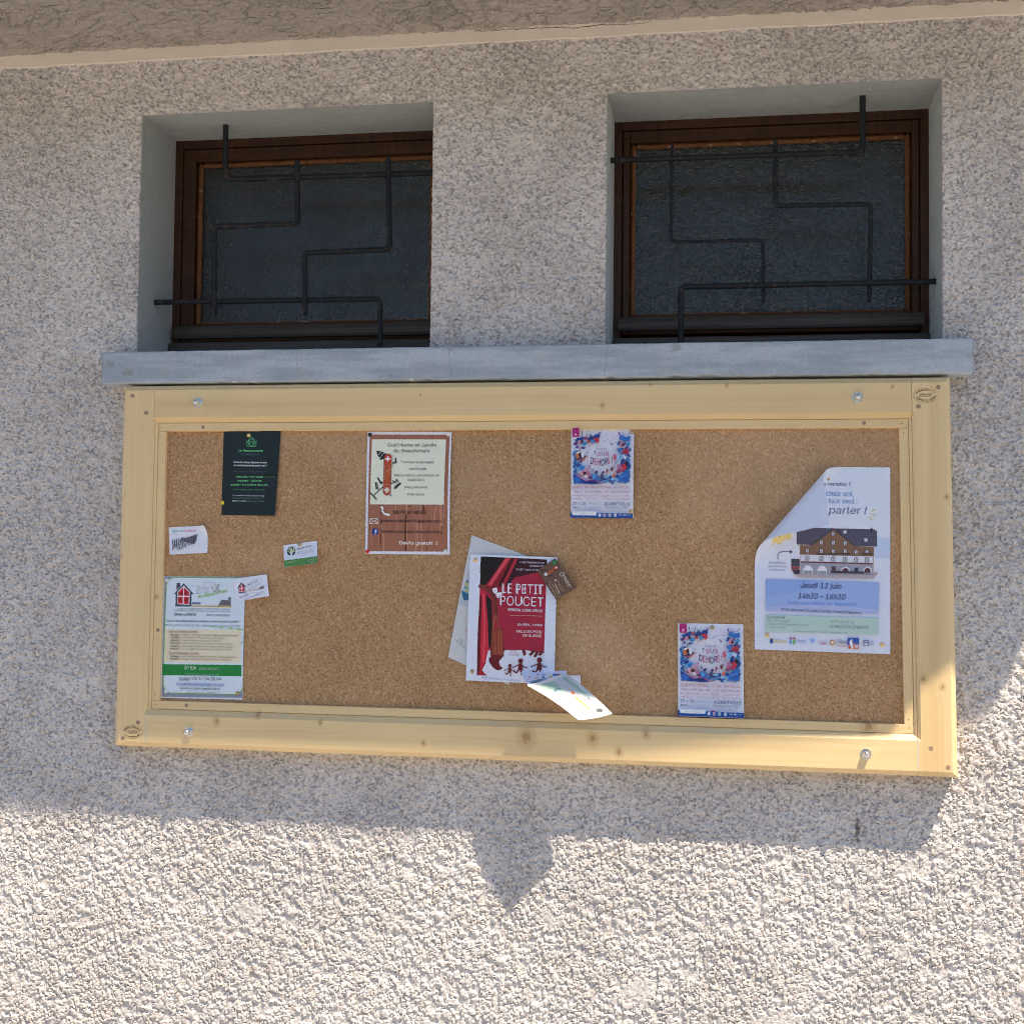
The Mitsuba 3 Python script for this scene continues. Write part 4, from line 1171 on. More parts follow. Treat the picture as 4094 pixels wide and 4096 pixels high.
"tree_card": """@panel
P 95 147 80 -3 377 847 375 850 550 0 550
@emblem
C 52 66 74 193 172 111 114
C 156 191 94 178 95 19 17
C 127 168 76 196 98 19 17
C 184 207 134 253 181 19 17
C 156 191 94 214 156 19 17
C 127 168 76 231 174 19 17
C 184 207 134 194 157 19 17
C 156 191 94 183 137 19 17
C 127 168 76 274 143 19 17
C 184 207 134 257 107 19 17
C 156 191 94 253 154 19 17
C 156 191 94 172 161 19 17
C 156 191 94 227 182 19 17
C 184 207 134 198 127 19 17
C 156 191 94 156 112 19 17
C 127 168 76 121 152 19 17
C 156 191 94 227 165 19 17
P 240 244 248 163 283 179 179 213 183 210 285
L 240 244 248 11 195 191 136 99
L 240 244 248 11 195 191 279 118
L 240 244 248 11 195 185 207 87
L 240 244 248 11 171 210 103 158
L 240 244 248 11 210 215 301 178
@lettering
T 44 64 56 526 139 36 354 c 1 0 7 Monnier Jimmy
T 136 150 164 552 210 21 418 c 0 0 7 Entretien de parcs et jardins
T 136 150 164 553 256 21 418 c 0 0 7 Taille, tonte, élagage et soins
T 122 136 152 534 312 23 171 c 0 0 7 06 58 61 71 18
T 228 238 221 164 457 21 240 c 0 0 7 Jimy.monnier@mail.fr
T 228 238 221 717 451 21 206 c 0 0 7 292 route de Venthon
T 228 238 221 746 509 19 133 c 0 0 7 73200 Beaufort""",
"festival_flyer": """@picture
P 77 128 200 217 838 209 882 169 883 151 853 136 815 169 797 195 813
P 52 64 142 1241 626 1223 649 1193 657 1170 639 1161 610 1192 593 1232 593
P 42 79 164 803 1185 787 1222 762 1224 732 1211 737 1164 762 1151 784 1154
P 52 64 142 1334 1067 1315 1090 1271 1096 1247 1077 1244 1057 1269 1036 1307 1050
P 42 79 164 272 316 251 335 209 340 174 327 170 305 209 293 256 294
P 77 128 200 147 367 121 386 87 394 55 380 58 357 89 346 116 353
P 138 90 156 1273 986 1270 1029 1228 1023 1192 1008 1207 972 1224 937 1265 948
P 106 90 168 1421 509 1397 536 1368 544 1338 527 1327 486 1365 467 1411 463
P 106 90 168 509 232 481 264 440 267 416 245 401 215 438 195 483 199
P 127 168 220 274 1181 251 1200 227 1221 214 1192 208 1169 230 1156 258 1154
P 138 90 156 186 433 170 462 134 471 94 454 108 419 135 401 173 402
P 77 128 200 1260 584 1250 603 1230 604 1206 598 1212 573 1230 564 1256 557
P 31 53 128 1173 1149 1164 1178 1137 1173 1113 1164 1111 1135 1135 1122 1155 1132
P 58 102 184 954 1146 941 1167 918 1171 893 1161 902 1137 915 1113 942 1124
P 58 102 184 154 370 141 394 104 397 56 389 53 352 99 333 140 348
P 52 64 142 1315 481 1306 509 1289 526 1273 501 1267 457 1288 434 1314 433
P 106 90 168 674 292 641 328 603 335 568 314 562 268 599 235 644 251
P 42 79 164 613 1183 612 1221 561 1215 519 1202 535 1171 556 1137 603 1153
P 106 90 168 276 912 267 945 225 965 206 926 185 889 228 871 260 886
P 42 79 164 781 1207 752 1231 724 1250 710 1218 699 1190 722 1160 758 1176
P 42 79 164 1270 766 1259 794 1218 807 1179 785 1178 747 1219 732 1267 730
P 127 168 220 1409 755 1391 779 1364 796 1336 773 1349 743 1366 724 1389 733
P 77 128 200 262 800 231 816 199 829 180 809 171 789 202 779 240 777
P 52 64 142 535 1207 503 1222 478 1228 450 1218 454 1198 474 1178 507 1189
P 58 102 184 118 617 110 637 74 640 31 632 40 606 73 593 118 593
P 138 90 156 1245 581 1241 600 1218 608 1207 589 1196 569 1218 559 1241 562
P 42 79 164 232 276 223 311 194 318 175 292 177 260 196 248 215 253
P 138 90 156 1303 353 1278 380 1253 384 1220 375 1236 341 1251 317 1283 319
P 52 64 142 250 595 212 615 176 624 139 610 137 582 177 570 218 571
P 52 64 142 1246 877 1235 896 1206 909 1178 891 1187 867 1205 845 1239 854
P 31 53 128 279 1098 263 1127 230 1130 207 1112 200 1082 231 1071 254 1080
P 42 79 164 153 872 148 903 113 910 81 891 83 855 111 830 149 839
P 42 79 164 543 232 537 262 497 274 456 254 460 213 500 204 540 199
P 31 53 128 632 1117 609 1140 576 1147 548 1131 530 1096 576 1087 607 1095
P 138 90 156 453 1095 441 1119 414 1133 384 1114 389 1078 413 1054 452 1055
P 106 90 168 1124 1122 1111 1155 1074 1157 1040 1142 1039 1103 1075 1090 1102 1099
P 58 102 184 769 1187 728 1205 689 1222 661 1199 667 1177 690 1155 741 1158
P 52 64 142 347 453 315 476 274 485 242 467 249 443 277 429 323 424
P 77 128 200 157 1058 150 1077 130 1094 104 1076 113 1045 130 1028 149 1040
P 52 64 142 149 1025 130 1065 88 1064 68 1038 53 1004 90 994 123 992
P 127 168 220 1409 1047 1397 1074 1361 1088 1345 1058 1325 1028 1359 1002 1392 1025
P 58 102 184 453 263 443 290 419 321 400 283 400 244 419 206 448 225
P 31 53 128 254 697 243 724 202 720 164 711 168 684 196 659 244 669
P 31 53 128 250 877 242 908 214 921 186 898 192 860 215 843 247 838
P 106 90 168 316 238 291 265 258 278 227 257 230 222 256 193 300 201
P 138 90 156 665 1182 650 1202 607 1213 580 1193 582 1173 605 1149 643 1167
P 127 168 220 288 738 277 770 224 775 193 752 182 721 225 704 275 707
P 42 79 164 243 263 231 291 205 298 186 278 188 250 207 238 236 226
P 58 102 184 1076 1216 1065 1245 1025 1244 998 1229 1005 1205 1022 1179 1063 1187
P 31 53 128 263 916 241 946 195 957 164 931 177 906 197 885 236 890
P 31 53 128 970 1153 959 1190 935 1186 906 1177 906 1129 931 1104 962 1109
P 42 79 164 280 275 256 306 214 315 167 298 174 257 216 244 257 244
P 42 79 164 1176 356 1170 378 1135 378 1116 364 1100 342 1132 326 1169 334
P 42 79 164 893 1195 885 1223 853 1223 820 1212 817 1177 852 1166 878 1175
P 31 53 128 859 1199 828 1229 791 1246 752 1222 747 1176 794 1167 839 1157
P 138 90 156 1269 596 1251 622 1220 632 1201 609 1197 581 1219 556 1250 570
P 52 64 142 1375 715 1356 759 1303 760 1270 734 1252 690 1300 665 1345 683
P 52 64 142 1200 337 1182 374 1147 374 1118 356 1117 317 1143 282 1176 306
P 106 90 168 566 1278 564 1310 539 1311 525 1291 521 1264 539 1248 560 1251
P 58 102 184 298 233 293 271 248 279 214 254 222 218 249 194 291 198
P 58 102 184 1367 967 1347 985 1325 995 1303 980 1308 956 1323 934 1351 943
P 52 64 142 1404 643 1404 668 1369 666 1340 656 1345 632 1366 611 1393 627
P 52 64 142 849 1172 831 1199 807 1217 777 1197 786 1154 808 1136 838 1132
P 42 79 164 1242 488 1234 511 1211 522 1191 503 1197 477 1211 458 1237 459
P 58 102 184 1279 823 1246 856 1210 864 1178 843 1183 806 1209 779 1245 791
P 138 90 156 583 232 554 264 502 278 477 246 468 216 506 199 553 200
P 58 102 184 1315 1132 1309 1174 1271 1188 1255 1147 1243 1110 1271 1083 1303 1098
P 138 90 156 675 1151 661 1181 635 1188 599 1177 607 1130 635 1114 663 1116
P 42 79 164 972 1154 953 1192 918 1190 894 1170 888 1134 918 1121 954 1112
P 42 79 164 1347 860 1333 898 1298 893 1277 875 1276 845 1299 834 1328 827
P 52 64 142 607 273 574 300 537 305 506 288 512 260 537 241 583 237
P 42 79 164 309 724 294 765 260 780 237 745 240 706 261 678 288 693
P 58 102 184 1302 816 1274 835 1245 838 1214 828 1227 808 1242 786 1269 801
P 106 90 168 1350 494 1333 523 1299 521 1280 505 1283 485 1297 463 1325 474
P 106 90 168 1289 712 1284 738 1255 736 1224 728 1238 702 1252 682 1283 686
P 77 128 200 1227 242 1213 266 1168 270 1133 255 1134 231 1168 216 1215 217
P 77 128 200 1227 668 1212 687 1193 692 1174 680 1172 655 1191 638 1210 650
P 42 79 164 190 899 167 916 144 926 127 909 118 886 144 877 174 874
P 106 90 168 678 1243 671 1260 646 1266 614 1257 622 1232 646 1221 674 1222
P 31 53 128 296 745 260 770 226 799 201 763 196 726 231 711 272 706
P 77 128 200 744 1216 727 1246 697 1254 673 1233 681 1203 697 1179 725 1186
P 77 128 200 1399 937 1381 965 1352 982 1332 952 1330 920 1351 890 1379 911
P 31 53 128 596 232 588 272 559 284 547 247 541 213 560 186 587 193
P 138 90 156 1416 521 1393 537 1359 540 1335 529 1315 508 1357 497 1407 495
P 77 128 200 143 617 129 640 98 649 73 631 83 608 96 580 127 596
P 127 168 220 303 698 279 730 255 750 235 719 241 683 255 652 287 651
P 52 64 142 824 1198 815 1220 793 1228 766 1216 762 1179 793 1167 816 1174
P 127 168 220 591 1241 589 1264 551 1273 535 1250 530 1231 555 1220 593 1214
P 138 90 156 870 1180 855 1201 832 1221 811 1196 813 1166 835 1155 855 1159
P 77 128 200 516 1228 513 1270 480 1278 465 1244 462 1210 479 1175 501 1204
P 58 102 184 158 779 144 799 102 799 70 789 47 765 98 752 146 758
P 77 128 200 470 232 442 251 414 268 389 247 377 215 415 201 450 206
P 31 53 128 1335 280 1317 297 1296 302 1264 296 1270 267 1295 255 1325 254
P 42 79 164 1423 887 1413 920 1365 936 1341 901 1335 871 1365 843 1417 849
P 31 53 128 290 926 275 973 223 972 196 943 190 907 225 889 266 888
P 106 90 168 1319 949 1310 972 1274 985 1234 967 1239 933 1277 926 1310 925
P 52 64 142 465 1126 450 1153 422 1169 406 1139 407 1113 422 1085 456 1089
P 138 90 156 512 1107 489 1147 446 1153 407 1131 414 1088 447 1070 481 1077
P 52 64 142 1166 1012 1154 1046 1110 1069 1081 1031 1080 993 1113 972 1164 965
P 31 53 128 1296 288 1283 306 1257 310 1229 300 1231 277 1255 263 1288 265
P 42 79 164 129 814 111 853 77 849 51 833 56 799 77 783 110 775
P 52 64 142 503 1167 488 1188 462 1197 450 1175 444 1157 462 1141 488 1145
P 106 90 168 502 232 489 269 458 265 426 255 436 217 455 189 489 195
P 138 90 156 524 1169 512 1209 480 1222 461 1188 465 1153 482 1132 512 1129
P 77 128 200 179 290 161 325 125 335 98 309 89 268 124 244 156 262
P 58 102 184 1355 526 1345 564 1300 554 1270 541 1261 509 1296 487 1332 501
P 31 53 128 1263 854 1241 872 1214 872 1183 866 1178 841 1210 828 1251 828
P 127 168 220 858 1260 847 1284 820 1298 796 1276 790 1242 817 1215 845 1239
P 42 79 164 1232 1212 1211 1228 1183 1234 1154 1223 1146 1199 1180 1183 1218 1191
P 42 79 164 391 1220 366 1251 322 1258 304 1231 288 1204 321 1182 361 1194
P 58 102 184 1156 1119 1140 1144 1100 1145 1057 1136 1074 1108 1095 1078 1134 1097
P 52 64 142 1040 1278 1029 1314 995 1313 955 1303 975 1264 992 1231 1034 1234
P 138 90 156 579 1123 573 1161 537 1179 511 1144 520 1108 540 1088 572 1086
P 31 53 128 1233 836 1219 859 1190 858 1156 853 1169 826 1186 801 1213 819
P 58 102 184 1149 365 1134 390 1110 404 1088 382 1092 351 1112 339 1133 340
P 58 102 184 1288 779 1269 798 1240 800 1217 789 1205 766 1239 755 1265 763
P 138 90 156 1410 632 1390 648 1368 667 1341 648 1348 620 1371 612 1390 616
P 58 102 184 1123 1166 1094 1185 1057 1189 1016 1180 1019 1154 1054 1136 1096 1146
P 127 168 220 133 740 117 785 89 801 65 766 64 713 92 703 110 710
P 31 53 128 1351 893 1319 925 1283 932 1256 910 1237 867 1279 840 1326 851
P 52 64 142 985 1246 965 1264 922 1271 900 1253 887 1235 919 1216 976 1221
P 31 53 128 529 232 506 269 470 289 451 249 436 208 469 174 509 191
P 52 64 142 277 937 269 982 220 985 193 955 197 922 222 898 256 908
P 58 102 184 1182 1204 1181 1230 1150 1234 1122 1219 1125 1190 1149 1172 1174 1185
P 138 90 156 243 961 241 1009 201 1019 185 978 168 935 203 919 239 917
P 138 90 156 246 685 230 707 207 714 186 699 191 673 207 655 228 666
P 138 90 156 378 233 378 271 328 267 305 246 287 215 327 195 361 211
P 31 53 128 294 703 277 722 250 730 227 715 223 690 247 670 278 683
P 106 90 168 185 554 184 583 137 587 116 565 110 542 137 522 180 527
P 77 128 200 1331 624 1308 657 1277 661 1241 647 1236 598 1276 586 1312 583
P 42 79 164 182 1125 175 1161 138 1177 118 1141 119 1110 136 1066 182 1079
P 31 53 128 467 295 461 338 420 339 388 316 385 272 417 240 454 261
P 127 168 220 1396 946 1386 966 1363 967 1339 959 1338 933 1361 917 1386 927
P 31 53 128 214 730 218 763 176 767 160 741 143 714 178 703 216 699
P 106 90 168 269 314 256 345 221 360 193 333 188 294 224 283 260 279
P 90 166 224 115 825 93 839 74 848 62 832 47 812 73 801 96 808
P 28 63 150 93 1160 91 1183 75 1187 65 1171 61 1148 75 1137 91 1136
P 28 63 150 136 822 129 831 115 842 106 828 101 814 117 809 130 811
P 42 90 154 127 716 121 739 99 738 83 727 74 702 98 691 128 685
P 28 63 150 126 1251 126 1276 110 1272 94 1265 102 1244 109 1226 127 1224
P 90 166 224 119 1163 113 1182 99 1189 81 1178 89 1153 99 1143 110 1148
P 42 90 154 136 786 126 803 108 816 91 799 98 777 108 756 124 771
P 90 166 224 133 816 133 828 116 826 106 821 99 810 114 802 129 808
P 90 166 224 128 820 129 841 110 845 93 832 102 813 111 804 125 805
P 63 134 192 153 659 140 681 120 690 109 669 99 644 119 624 143 633
P 28 63 150 142 637 127 655 108 661 80 653 87 626 109 620 132 614
P 28 63 150 133 1275 123 1291 104 1301 86 1287 87 1265 104 1252 125 1257
P 90 166 224 112 679 108 690 96 691 84 686 85 673 96 668 107 670
P 90 166 224 137 1003 128 1021 109 1023 95 1012 102 997 110 987 125 988
P 42 90 154 96 586 96 611 67 604 36 600 50 577 65 563 94 563
P 47 111 196 103 878 91 894 75 905 61 889 60 868 77 863 96 855
P 47 111 196 132 1247 133 1274 113 1281 98 1262 106 1238 116 1230 127 1232
P 47 111 196 160 909 136 915 117 924 102 914 107 905 119 897 141 899
P 90 166 224 117 573 108 586 98 592 92 580 90 565 98 552 111 556
P 42 90 154 110 649 103 668 91 676 79 662 76 632 90 618 104 626
P 28 63 150 122 1139 114 1162 99 1158 86 1150 90 1130 97 1108 112 1118
P 63 134 192 137 886 125 913 103 916 88 899 87 873 104 862 127 857
P 47 111 196 133 1170 129 1185 108 1192 88 1180 87 1160 108 1148 135 1151
P 90 166 224 90 678 88 703 74 704 65 689 62 665 74 654 87 655
P 42 90 154 117 1140 114 1163 101 1170 91 1153 95 1131 103 1124 112 1121
P 28 63 150 131 551 119 569 102 581 86 564 92 542 101 520 120 531
P 47 111 196 116 929 99 946 75 951 57 938 61 922 74 905 104 908
P 63 134 192 84 558 83 569 64 573 54 562 53 553 65 548 80 549
P 63 134 192 132 1277 125 1302 96 1316 75 1292 71 1261 96 1241 122 1254
P 90 166 224 147 910 139 927 116 928 98 919 101 903 114 888 139 893
P 47 111 196 143 956 137 969 110 967 97 960 97 952 111 947 134 944
P 28 63 150 140 840 138 850 112 857 89 847 87 833 113 826 135 832
P 28 63 150 126 1066 119 1084 94 1085 64 1079 63 1054 92 1043 113 1054
P 63 134 192 139 810 127 824 106 831 97 816 98 805 107 791 131 792
P 28 63 150 142 561 142 573 114 577 104 565 98 556 113 544 140 550
P 47 111 196 96 836 91 860 73 858 66 844 62 828 73 816 84 824
P 47 111 196 146 592 146 606 117 609 100 599 93 585 120 583 146 579
P 42 90 154 154 721 144 744 116 749 100 731 106 714 117 696 135 709
P 90 166 224 117 1112 103 1123 82 1129 64 1119 69 1106 82 1095 107 1098
P 42 90 154 107 1056 110 1071 85 1073 69 1063 69 1049 87 1045 102 1046
P 47 111 196 120 980 116 989 99 995 84 986 82 973 100 967 115 971
P 42 90 154 100 907 91 933 68 930 49 920 55 898 65 872 88 885
P 63 134 192 155 663 146 677 123 683 111 670 112 658 124 647 141 654
P 90 166 224 119 1055 108 1064 97 1064 90 1059 83 1048 96 1042 109 1044
P 90 166 224 106 639 90 649 73 657 51 649 50 629 74 622 99 621
P 63 134 192 148 560 136 576 119 586 107 569 95 545 120 538 143 534
P 47 111 196 137 1190 135 1216 115 1215 105 1199 94 1174 115 1169 128 1174
P 28 63 150 99 554 98 567 87 565 82 558 82 550 87 543 99 538
P 28 63 150 98 874 94 897 81 904 71 885 76 866 81 850 90 859
P 90 166 224 153 1045 143 1064 122 1074 106 1057 103 1033 123 1022 143 1027
P 90 166 224 103 1073 92 1086 78 1083 63 1081 63 1065 78 1062 94 1058
P 47 111 196 151 976 143 1000 117 1010 108 984 107 967 119 952 144 950
P 42 90 154 125 552 107 561 89 568 67 560 69 545 90 539 109 542
P 28 63 150 161 1265 146 1277 127 1287 115 1272 111 1257 127 1243 150 1248
P 42 90 154 147 1014 138 1026 113 1034 85 1024 94 1006 113 993 144 997
P 47 111 196 141 767 120 774 100 780 73 774 89 764 102 759 121 760
P 47 111 196 138 836 136 855 124 869 110 852 112 821 124 810 139 809
P 42 90 154 140 1032 125 1052 100 1054 76 1044 75 1019 100 1011 121 1016
P 47 111 196 87 1085 78 1099 67 1108 52 1098 60 1078 67 1067 77 1071
P 47 111 196 109 611 93 642 61 644 48 621 33 595 61 583 93 580
P 42 90 154 1383 760 1380 786 1366 795 1360 769 1353 745 1364 721 1379 738
P 47 111 196 1380 886 1365 902 1336 898 1316 893 1322 882 1332 868 1362 872
P 28 63 150 1381 985 1376 995 1365 1005 1354 993 1354 977 1365 966 1381 968
P 42 90 154 1400 1258 1400 1272 1382 1273 1368 1265 1366 1251 1381 1244 1403 1241
P 28 63 150 1397 1165 1393 1179 1370 1187 1342 1177 1355 1158 1368 1140 1394 1150
P 90 166 224 1406 786 1387 806 1368 820 1345 803 1358 778 1370 768 1390 762
P 63 134 192 1356 1266 1336 1283 1315 1283 1288 1279 1286 1254 1313 1245 1338 1247
P 28 63 150 1400 1101 1383 1110 1371 1116 1361 1106 1353 1092 1371 1089 1390 1085
P 42 90 154 1403 924 1394 953 1358 961 1346 933 1347 915 1362 903 1386 903
P 90 166 224 1350 582 1330 603 1304 612 1294 590 1286 572 1305 559 1324 569
P 47 111 196 1349 1235 1336 1246 1318 1250 1294 1245 1295 1226 1319 1223 1334 1225
P 42 90 154 1386 1153 1368 1170 1349 1169 1325 1165 1333 1144 1346 1127 1364 1140
P 90 166 224 1398 872 1392 893 1370 898 1351 885 1354 861 1372 855 1394 849
P 90 166 224 1353 1088 1337 1096 1316 1097 1299 1093 1292 1083 1314 1076 1343 1077
P 90 166 224 1382 516 1369 523 1358 529 1343 523 1339 509 1357 502 1374 506
P 63 134 192 1370 417 1351 433 1318 438 1306 422 1287 407 1319 398 1348 403
P 63 134 192 1375 880 1371 904 1342 914 1328 890 1313 863 1341 845 1365 862
P 28 63 150 1391 631 1385 652 1362 659 1345 642 1335 615 1361 603 1380 615
P 63 134 192 1398 910 1394 922 1379 934 1369 918 1366 902 1380 892 1399 891
P 28 63 150 1417 1117 1412 1138 1387 1141 1360 1130 1358 1103 1388 1099 1413 1095
P 63 134 192 1389 1107 1376 1126 1364 1137 1349 1124 1352 1094 1364 1078 1375 1089
P 42 90 154 1391 1218 1379 1230 1361 1235 1339 1228 1337 1208 1360 1199 1385 1201
P 42 90 154 1392 1217 1397 1234 1364 1232 1349 1222 1340 1209 1364 1203 1395 1201
P 42 90 154 1395 1192 1381 1200 1361 1209 1352 1197 1340 1185 1363 1179 1380 1184
P 90 166 224 1353 1262 1346 1273 1327 1279 1316 1268 1316 1257 1327 1244 1348 1250
P 42 90 154 1415 860 1388 876 1367 893 1357 869 1339 844 1369 839 1393 838
P 63 134 192 1344 1082 1343 1099 1325 1103 1312 1090 1306 1070 1326 1064 1342 1066
P 90 166 224 1333 386 1328 396 1315 407 1310 391 1309 382 1317 375 1326 378
P 47 111 196 1377 410 1373 419 1359 422 1350 415 1344 403 1359 397 1376 397
P 90 166 224 1355 739 1345 748 1328 750 1314 744 1309 733 1325 724 1346 730
P 47 111 196 1364 433 1349 452 1332 468 1321 444 1316 420 1332 405 1348 415
P 90 166 224 1358 855 1347 864 1329 871 1302 865 1306 848 1329 842 1353 843
P 47 111 196 1387 663 1378 675 1361 682 1347 670 1350 656 1362 647 1378 650
P 28 63 150 1383 849 1374 869 1349 875 1335 857 1324 837 1347 821 1372 832
P 42 90 154 1357 469 1342 480 1319 479 1294 476 1303 464 1316 452 1346 455
P 90 166 224 1375 913 1374 932 1358 929 1348 920 1345 903 1356 888 1368 902
P 28 63 150 1382 900 1380 914 1365 914 1352 908 1355 894 1366 891 1376 891
P 63 134 192 1406 483 1400 507 1384 509 1372 495 1368 467 1383 454 1399 458
P 47 111 196 1393 1170 1395 1200 1374 1189 1351 1187 1358 1157 1373 1147 1394 1139
P 90 166 224 1385 982 1382 995 1365 1000 1356 988 1358 977 1365 964 1376 974
P 47 111 196 1396 831 1390 841 1381 842 1373 837 1373 825 1379 809 1394 814
P 47 111 196 1405 667 1383 681 1364 695 1349 676 1345 656 1364 642 1392 643
P 47 111 196 1362 944 1351 961 1339 975 1331 954 1326 932 1340 927 1355 920
P 47 111 196 1364 921 1358 929 1348 934 1341 926 1336 915 1347 908 1358 913
P 42 90 154 1383 919 1365 935 1347 947 1326 933 1333 910 1347 895 1370 898
P 90 166 224 1342 608 1332 627 1313 633 1296 620 1301 599 1313 587 1325 598
P 47 111 196 1409 1020 1397 1040 1379 1048 1363 1033 1362 1007 1380 1000 1399 997
P 42 90 154 1358 1191 1332 1202 1313 1212 1282 1203 1300 1185 1312 1169 1337 1176
P 63 134 192 1371 465 1350 474 1325 485 1313 470 1309 459 1327 450 1354 453
P 47 111 196 1365 546 1366 570 1350 569 1336 559 1339 536 1349 523 1365 523
P 90 166 224 1376 760 1354 779 1333 784 1318 770 1310 748 1333 741 1356 739
P 28 63 150 1383 645 1376 652 1358 660 1348 649 1338 639 1357 629 1380 635
P 63 134 192 1412 746 1399 765 1380 781 1357 764 1356 729 1382 724 1403 721
P 47 111 196 1408 814 1398 833 1368 838 1347 824 1355 808 1368 793 1396 797
P 42 90 154 1352 465 1329 476 1304 480 1291 470 1291 461 1302 447 1332 452
P 28 63 150 1344 597 1333 612 1323 628 1311 611 1316 587 1324 574 1336 574
P 42 90 154 1417 902 1398 921 1381 929 1365 915 1365 890 1381 877 1402 877
P 47 111 196 1347 1216 1339 1234 1324 1249 1303 1234 1307 1201 1322 1179 1342 1191
P 28 63 150 1366 1248 1355 1261 1331 1266 1312 1255 1312 1240 1331 1230 1350 1237
P 28 63 150 1384 1169 1380 1186 1360 1200 1345 1180 1348 1160 1362 1150 1376 1156
P 47 111 196 1064 1236 1064 1246 1042 1247 1012 1249 1016 1236 1025 1228 1042 1223 1059 1228
P 168 208 240 1082 1187 1059 1202 1042 1212 1024 1203 1004 1187 1013 1162 1041 1160 1062 1169
P 28 63 150 1139 1150 1141 1168 1111 1175 1089 1163 1083 1151 1084 1136 1110 1137 1136 1136
P 168 208 240 811 1243 802 1260 792 1263 776 1269 777 1243 782 1228 791 1223 804 1222
P 168 208 240 742 1275 731 1291 718 1314 706 1291 687 1275 706 1261 718 1252 731 1258
P 90 166 224 1167 1177 1169 1206 1135 1216 1102 1205 1087 1178 1112 1159 1134 1144 1157 1158
P 168 208 240 1053 1273 1059 1294 1035 1304 1012 1292 1010 1273 1012 1254 1034 1254 1058 1253
P 90 166 224 1093 1230 1078 1254 1050 1267 1022 1253 1025 1230 1030 1214 1049 1194 1066 1216
P 168 208 240 1100 1250 1097 1271 1086 1287 1072 1276 1067 1250 1070 1221 1086 1221 1102 1221
P 28 63 150 1168 1271 1158 1286 1137 1294 1116 1286 1111 1271 1125 1263 1137 1254 1152 1261
P 90 166 224 902 1237 881 1258 863 1266 847 1255 827 1237 840 1212 862 1193 883 1213
P 90 166 224 1068 1161 1051 1168 1031 1173 1009 1169 981 1161 997 1150 1031 1147 1058 1152
P 90 166 224 991 1197 994 1216 966 1216 937 1217 936 1197 949 1186 966 1175 987 1184
P 168 208 240 914 1136 916 1151 895 1149 873 1151 867 1136 883 1128 895 1119 917 1121
P 74 144 200 723 1165 711 1173 699 1178 678 1179 670 1165 681 1153 699 1144 721 1150
P 168 208 240 1069 1275 1061 1298 1043 1314 1029 1291 1011 1275 1027 1257 1042 1233 1059 1255
P 90 166 224 804 1193 795 1201 786 1207 774 1202 765 1193 773 1183 785 1180 798 1182
P 28 63 150 1070 1237 1054 1255 1039 1259 1025 1254 1022 1237 1018 1213 1039 1203 1057 1216
P 90 166 224 923 1155 920 1172 892 1179 868 1170 854 1156 874 1145 892 1134 917 1141
P 90 166 224 1044 1207 1038 1223 1023 1223 1003 1227 997 1208 1009 1194 1022 1183 1036 1193
P 74 144 200 1065 1208 1046 1226 1020 1230 983 1234 977 1208 983 1183 1020 1182 1041 1194
P 28 63 150 687 1282 679 1294 667 1297 658 1290 651 1283 659 1275 667 1272 679 1271
P 47 111 196 874 1153 872 1173 850 1188 833 1169 811 1153 824 1130 850 1133 871 1134
P 168 208 240 1040 1200 1026 1222 1004 1243 979 1224 960 1200 983 1180 1003 1163 1025 1178
P 168 208 240 665 1242 644 1251 631 1264 611 1256 597 1242 614 1230 631 1224 647 1231
P 168 208 240 882 1139 865 1160 842 1163 813 1166 816 1139 826 1125 842 1109 872 1111
P 74 144 200 1169 1217 1164 1233 1153 1239 1145 1230 1137 1217 1143 1203 1153 1188 1165 1198
P 47 111 196 723 1255 713 1265 700 1266 685 1267 684 1255 687 1245 700 1239 712 1246
P 74 144 200 937 1143 920 1152 907 1155 887 1155 890 1143 886 1131 906 1129 924 1132
P 90 166 224 1184 1208 1172 1227 1144 1229 1115 1228 1118 1208 1116 1189 1144 1178 1160 1197
P 47 111 196 758 1244 742 1257 717 1263 701 1252 683 1245 700 1237 716 1234 739 1234
P 90 166 224 1088 1166 1088 1179 1076 1188 1063 1180 1052 1166 1060 1149 1076 1142 1089 1153
P 28 63 150 939 1247 915 1254 901 1257 882 1256 863 1247 881 1237 900 1233 929 1232
P 168 208 240 1102 1222 1096 1241 1078 1253 1055 1246 1059 1222 1058 1202 1078 1203 1092 1207
P 168 208 240 838 1142 842 1169 829 1173 815 1169 818 1143 816 1117 828 1112 841 1117
P 90 166 224 823 1140 814 1153 794 1166 769 1156 767 1140 770 1125 794 1125 823 1121
P 28 63 150 808 1177 807 1194 796 1207 785 1193 783 1177 784 1159 795 1159 804 1163
P 74 144 200 713 1184 707 1201 689 1215 664 1208 653 1184 663 1160 689 1144 721 1154
P 47 111 196 1176 1155 1184 1175 1151 1171 1122 1172 1109 1155 1132 1144 1150 1125 1186 1133
P 28 63 150 825 1264 820 1278 799 1282 771 1283 759 1265 775 1249 799 1247 816 1254
P 168 208 240 1130 1231 1132 1257 1118 1252 1107 1250 1102 1232 1102 1206 1117 1205 1130 1209
P 168 208 240 1044 1180 1028 1197 1009 1207 984 1201 974 1180 991 1166 1008 1161 1025 1166
P 168 208 240 1162 1272 1155 1292 1146 1316 1133 1298 1132 1273 1131 1243 1145 1237 1158 1247
P 47 111 196 1041 1252 1034 1279 1017 1279 998 1283 994 1252 998 1223 1017 1225 1029 1232
P 168 208 240 1117 1295 1110 1303 1093 1307 1075 1304 1066 1295 1072 1285 1093 1284 1117 1284
P 74 144 200 927 1227 918 1242 907 1264 895 1243 880 1227 894 1211 906 1195 928 1199
P 28 63 150 61 1114 139 1078 222 1125 319 1220 426 1208 557 1196 653 1243 749 1300 534 1315 343 1303 176 1298 80 1280
P 47 111 196 73 1173 151 1114 247 1208 223 1292 92 1280
P 44 42 120 390 1220 534 1202 630 1267 486 1303
L 184 106 140 26 133 1084 247 1161 366 1232 486 1208 581 1205 677 1267 749 1296
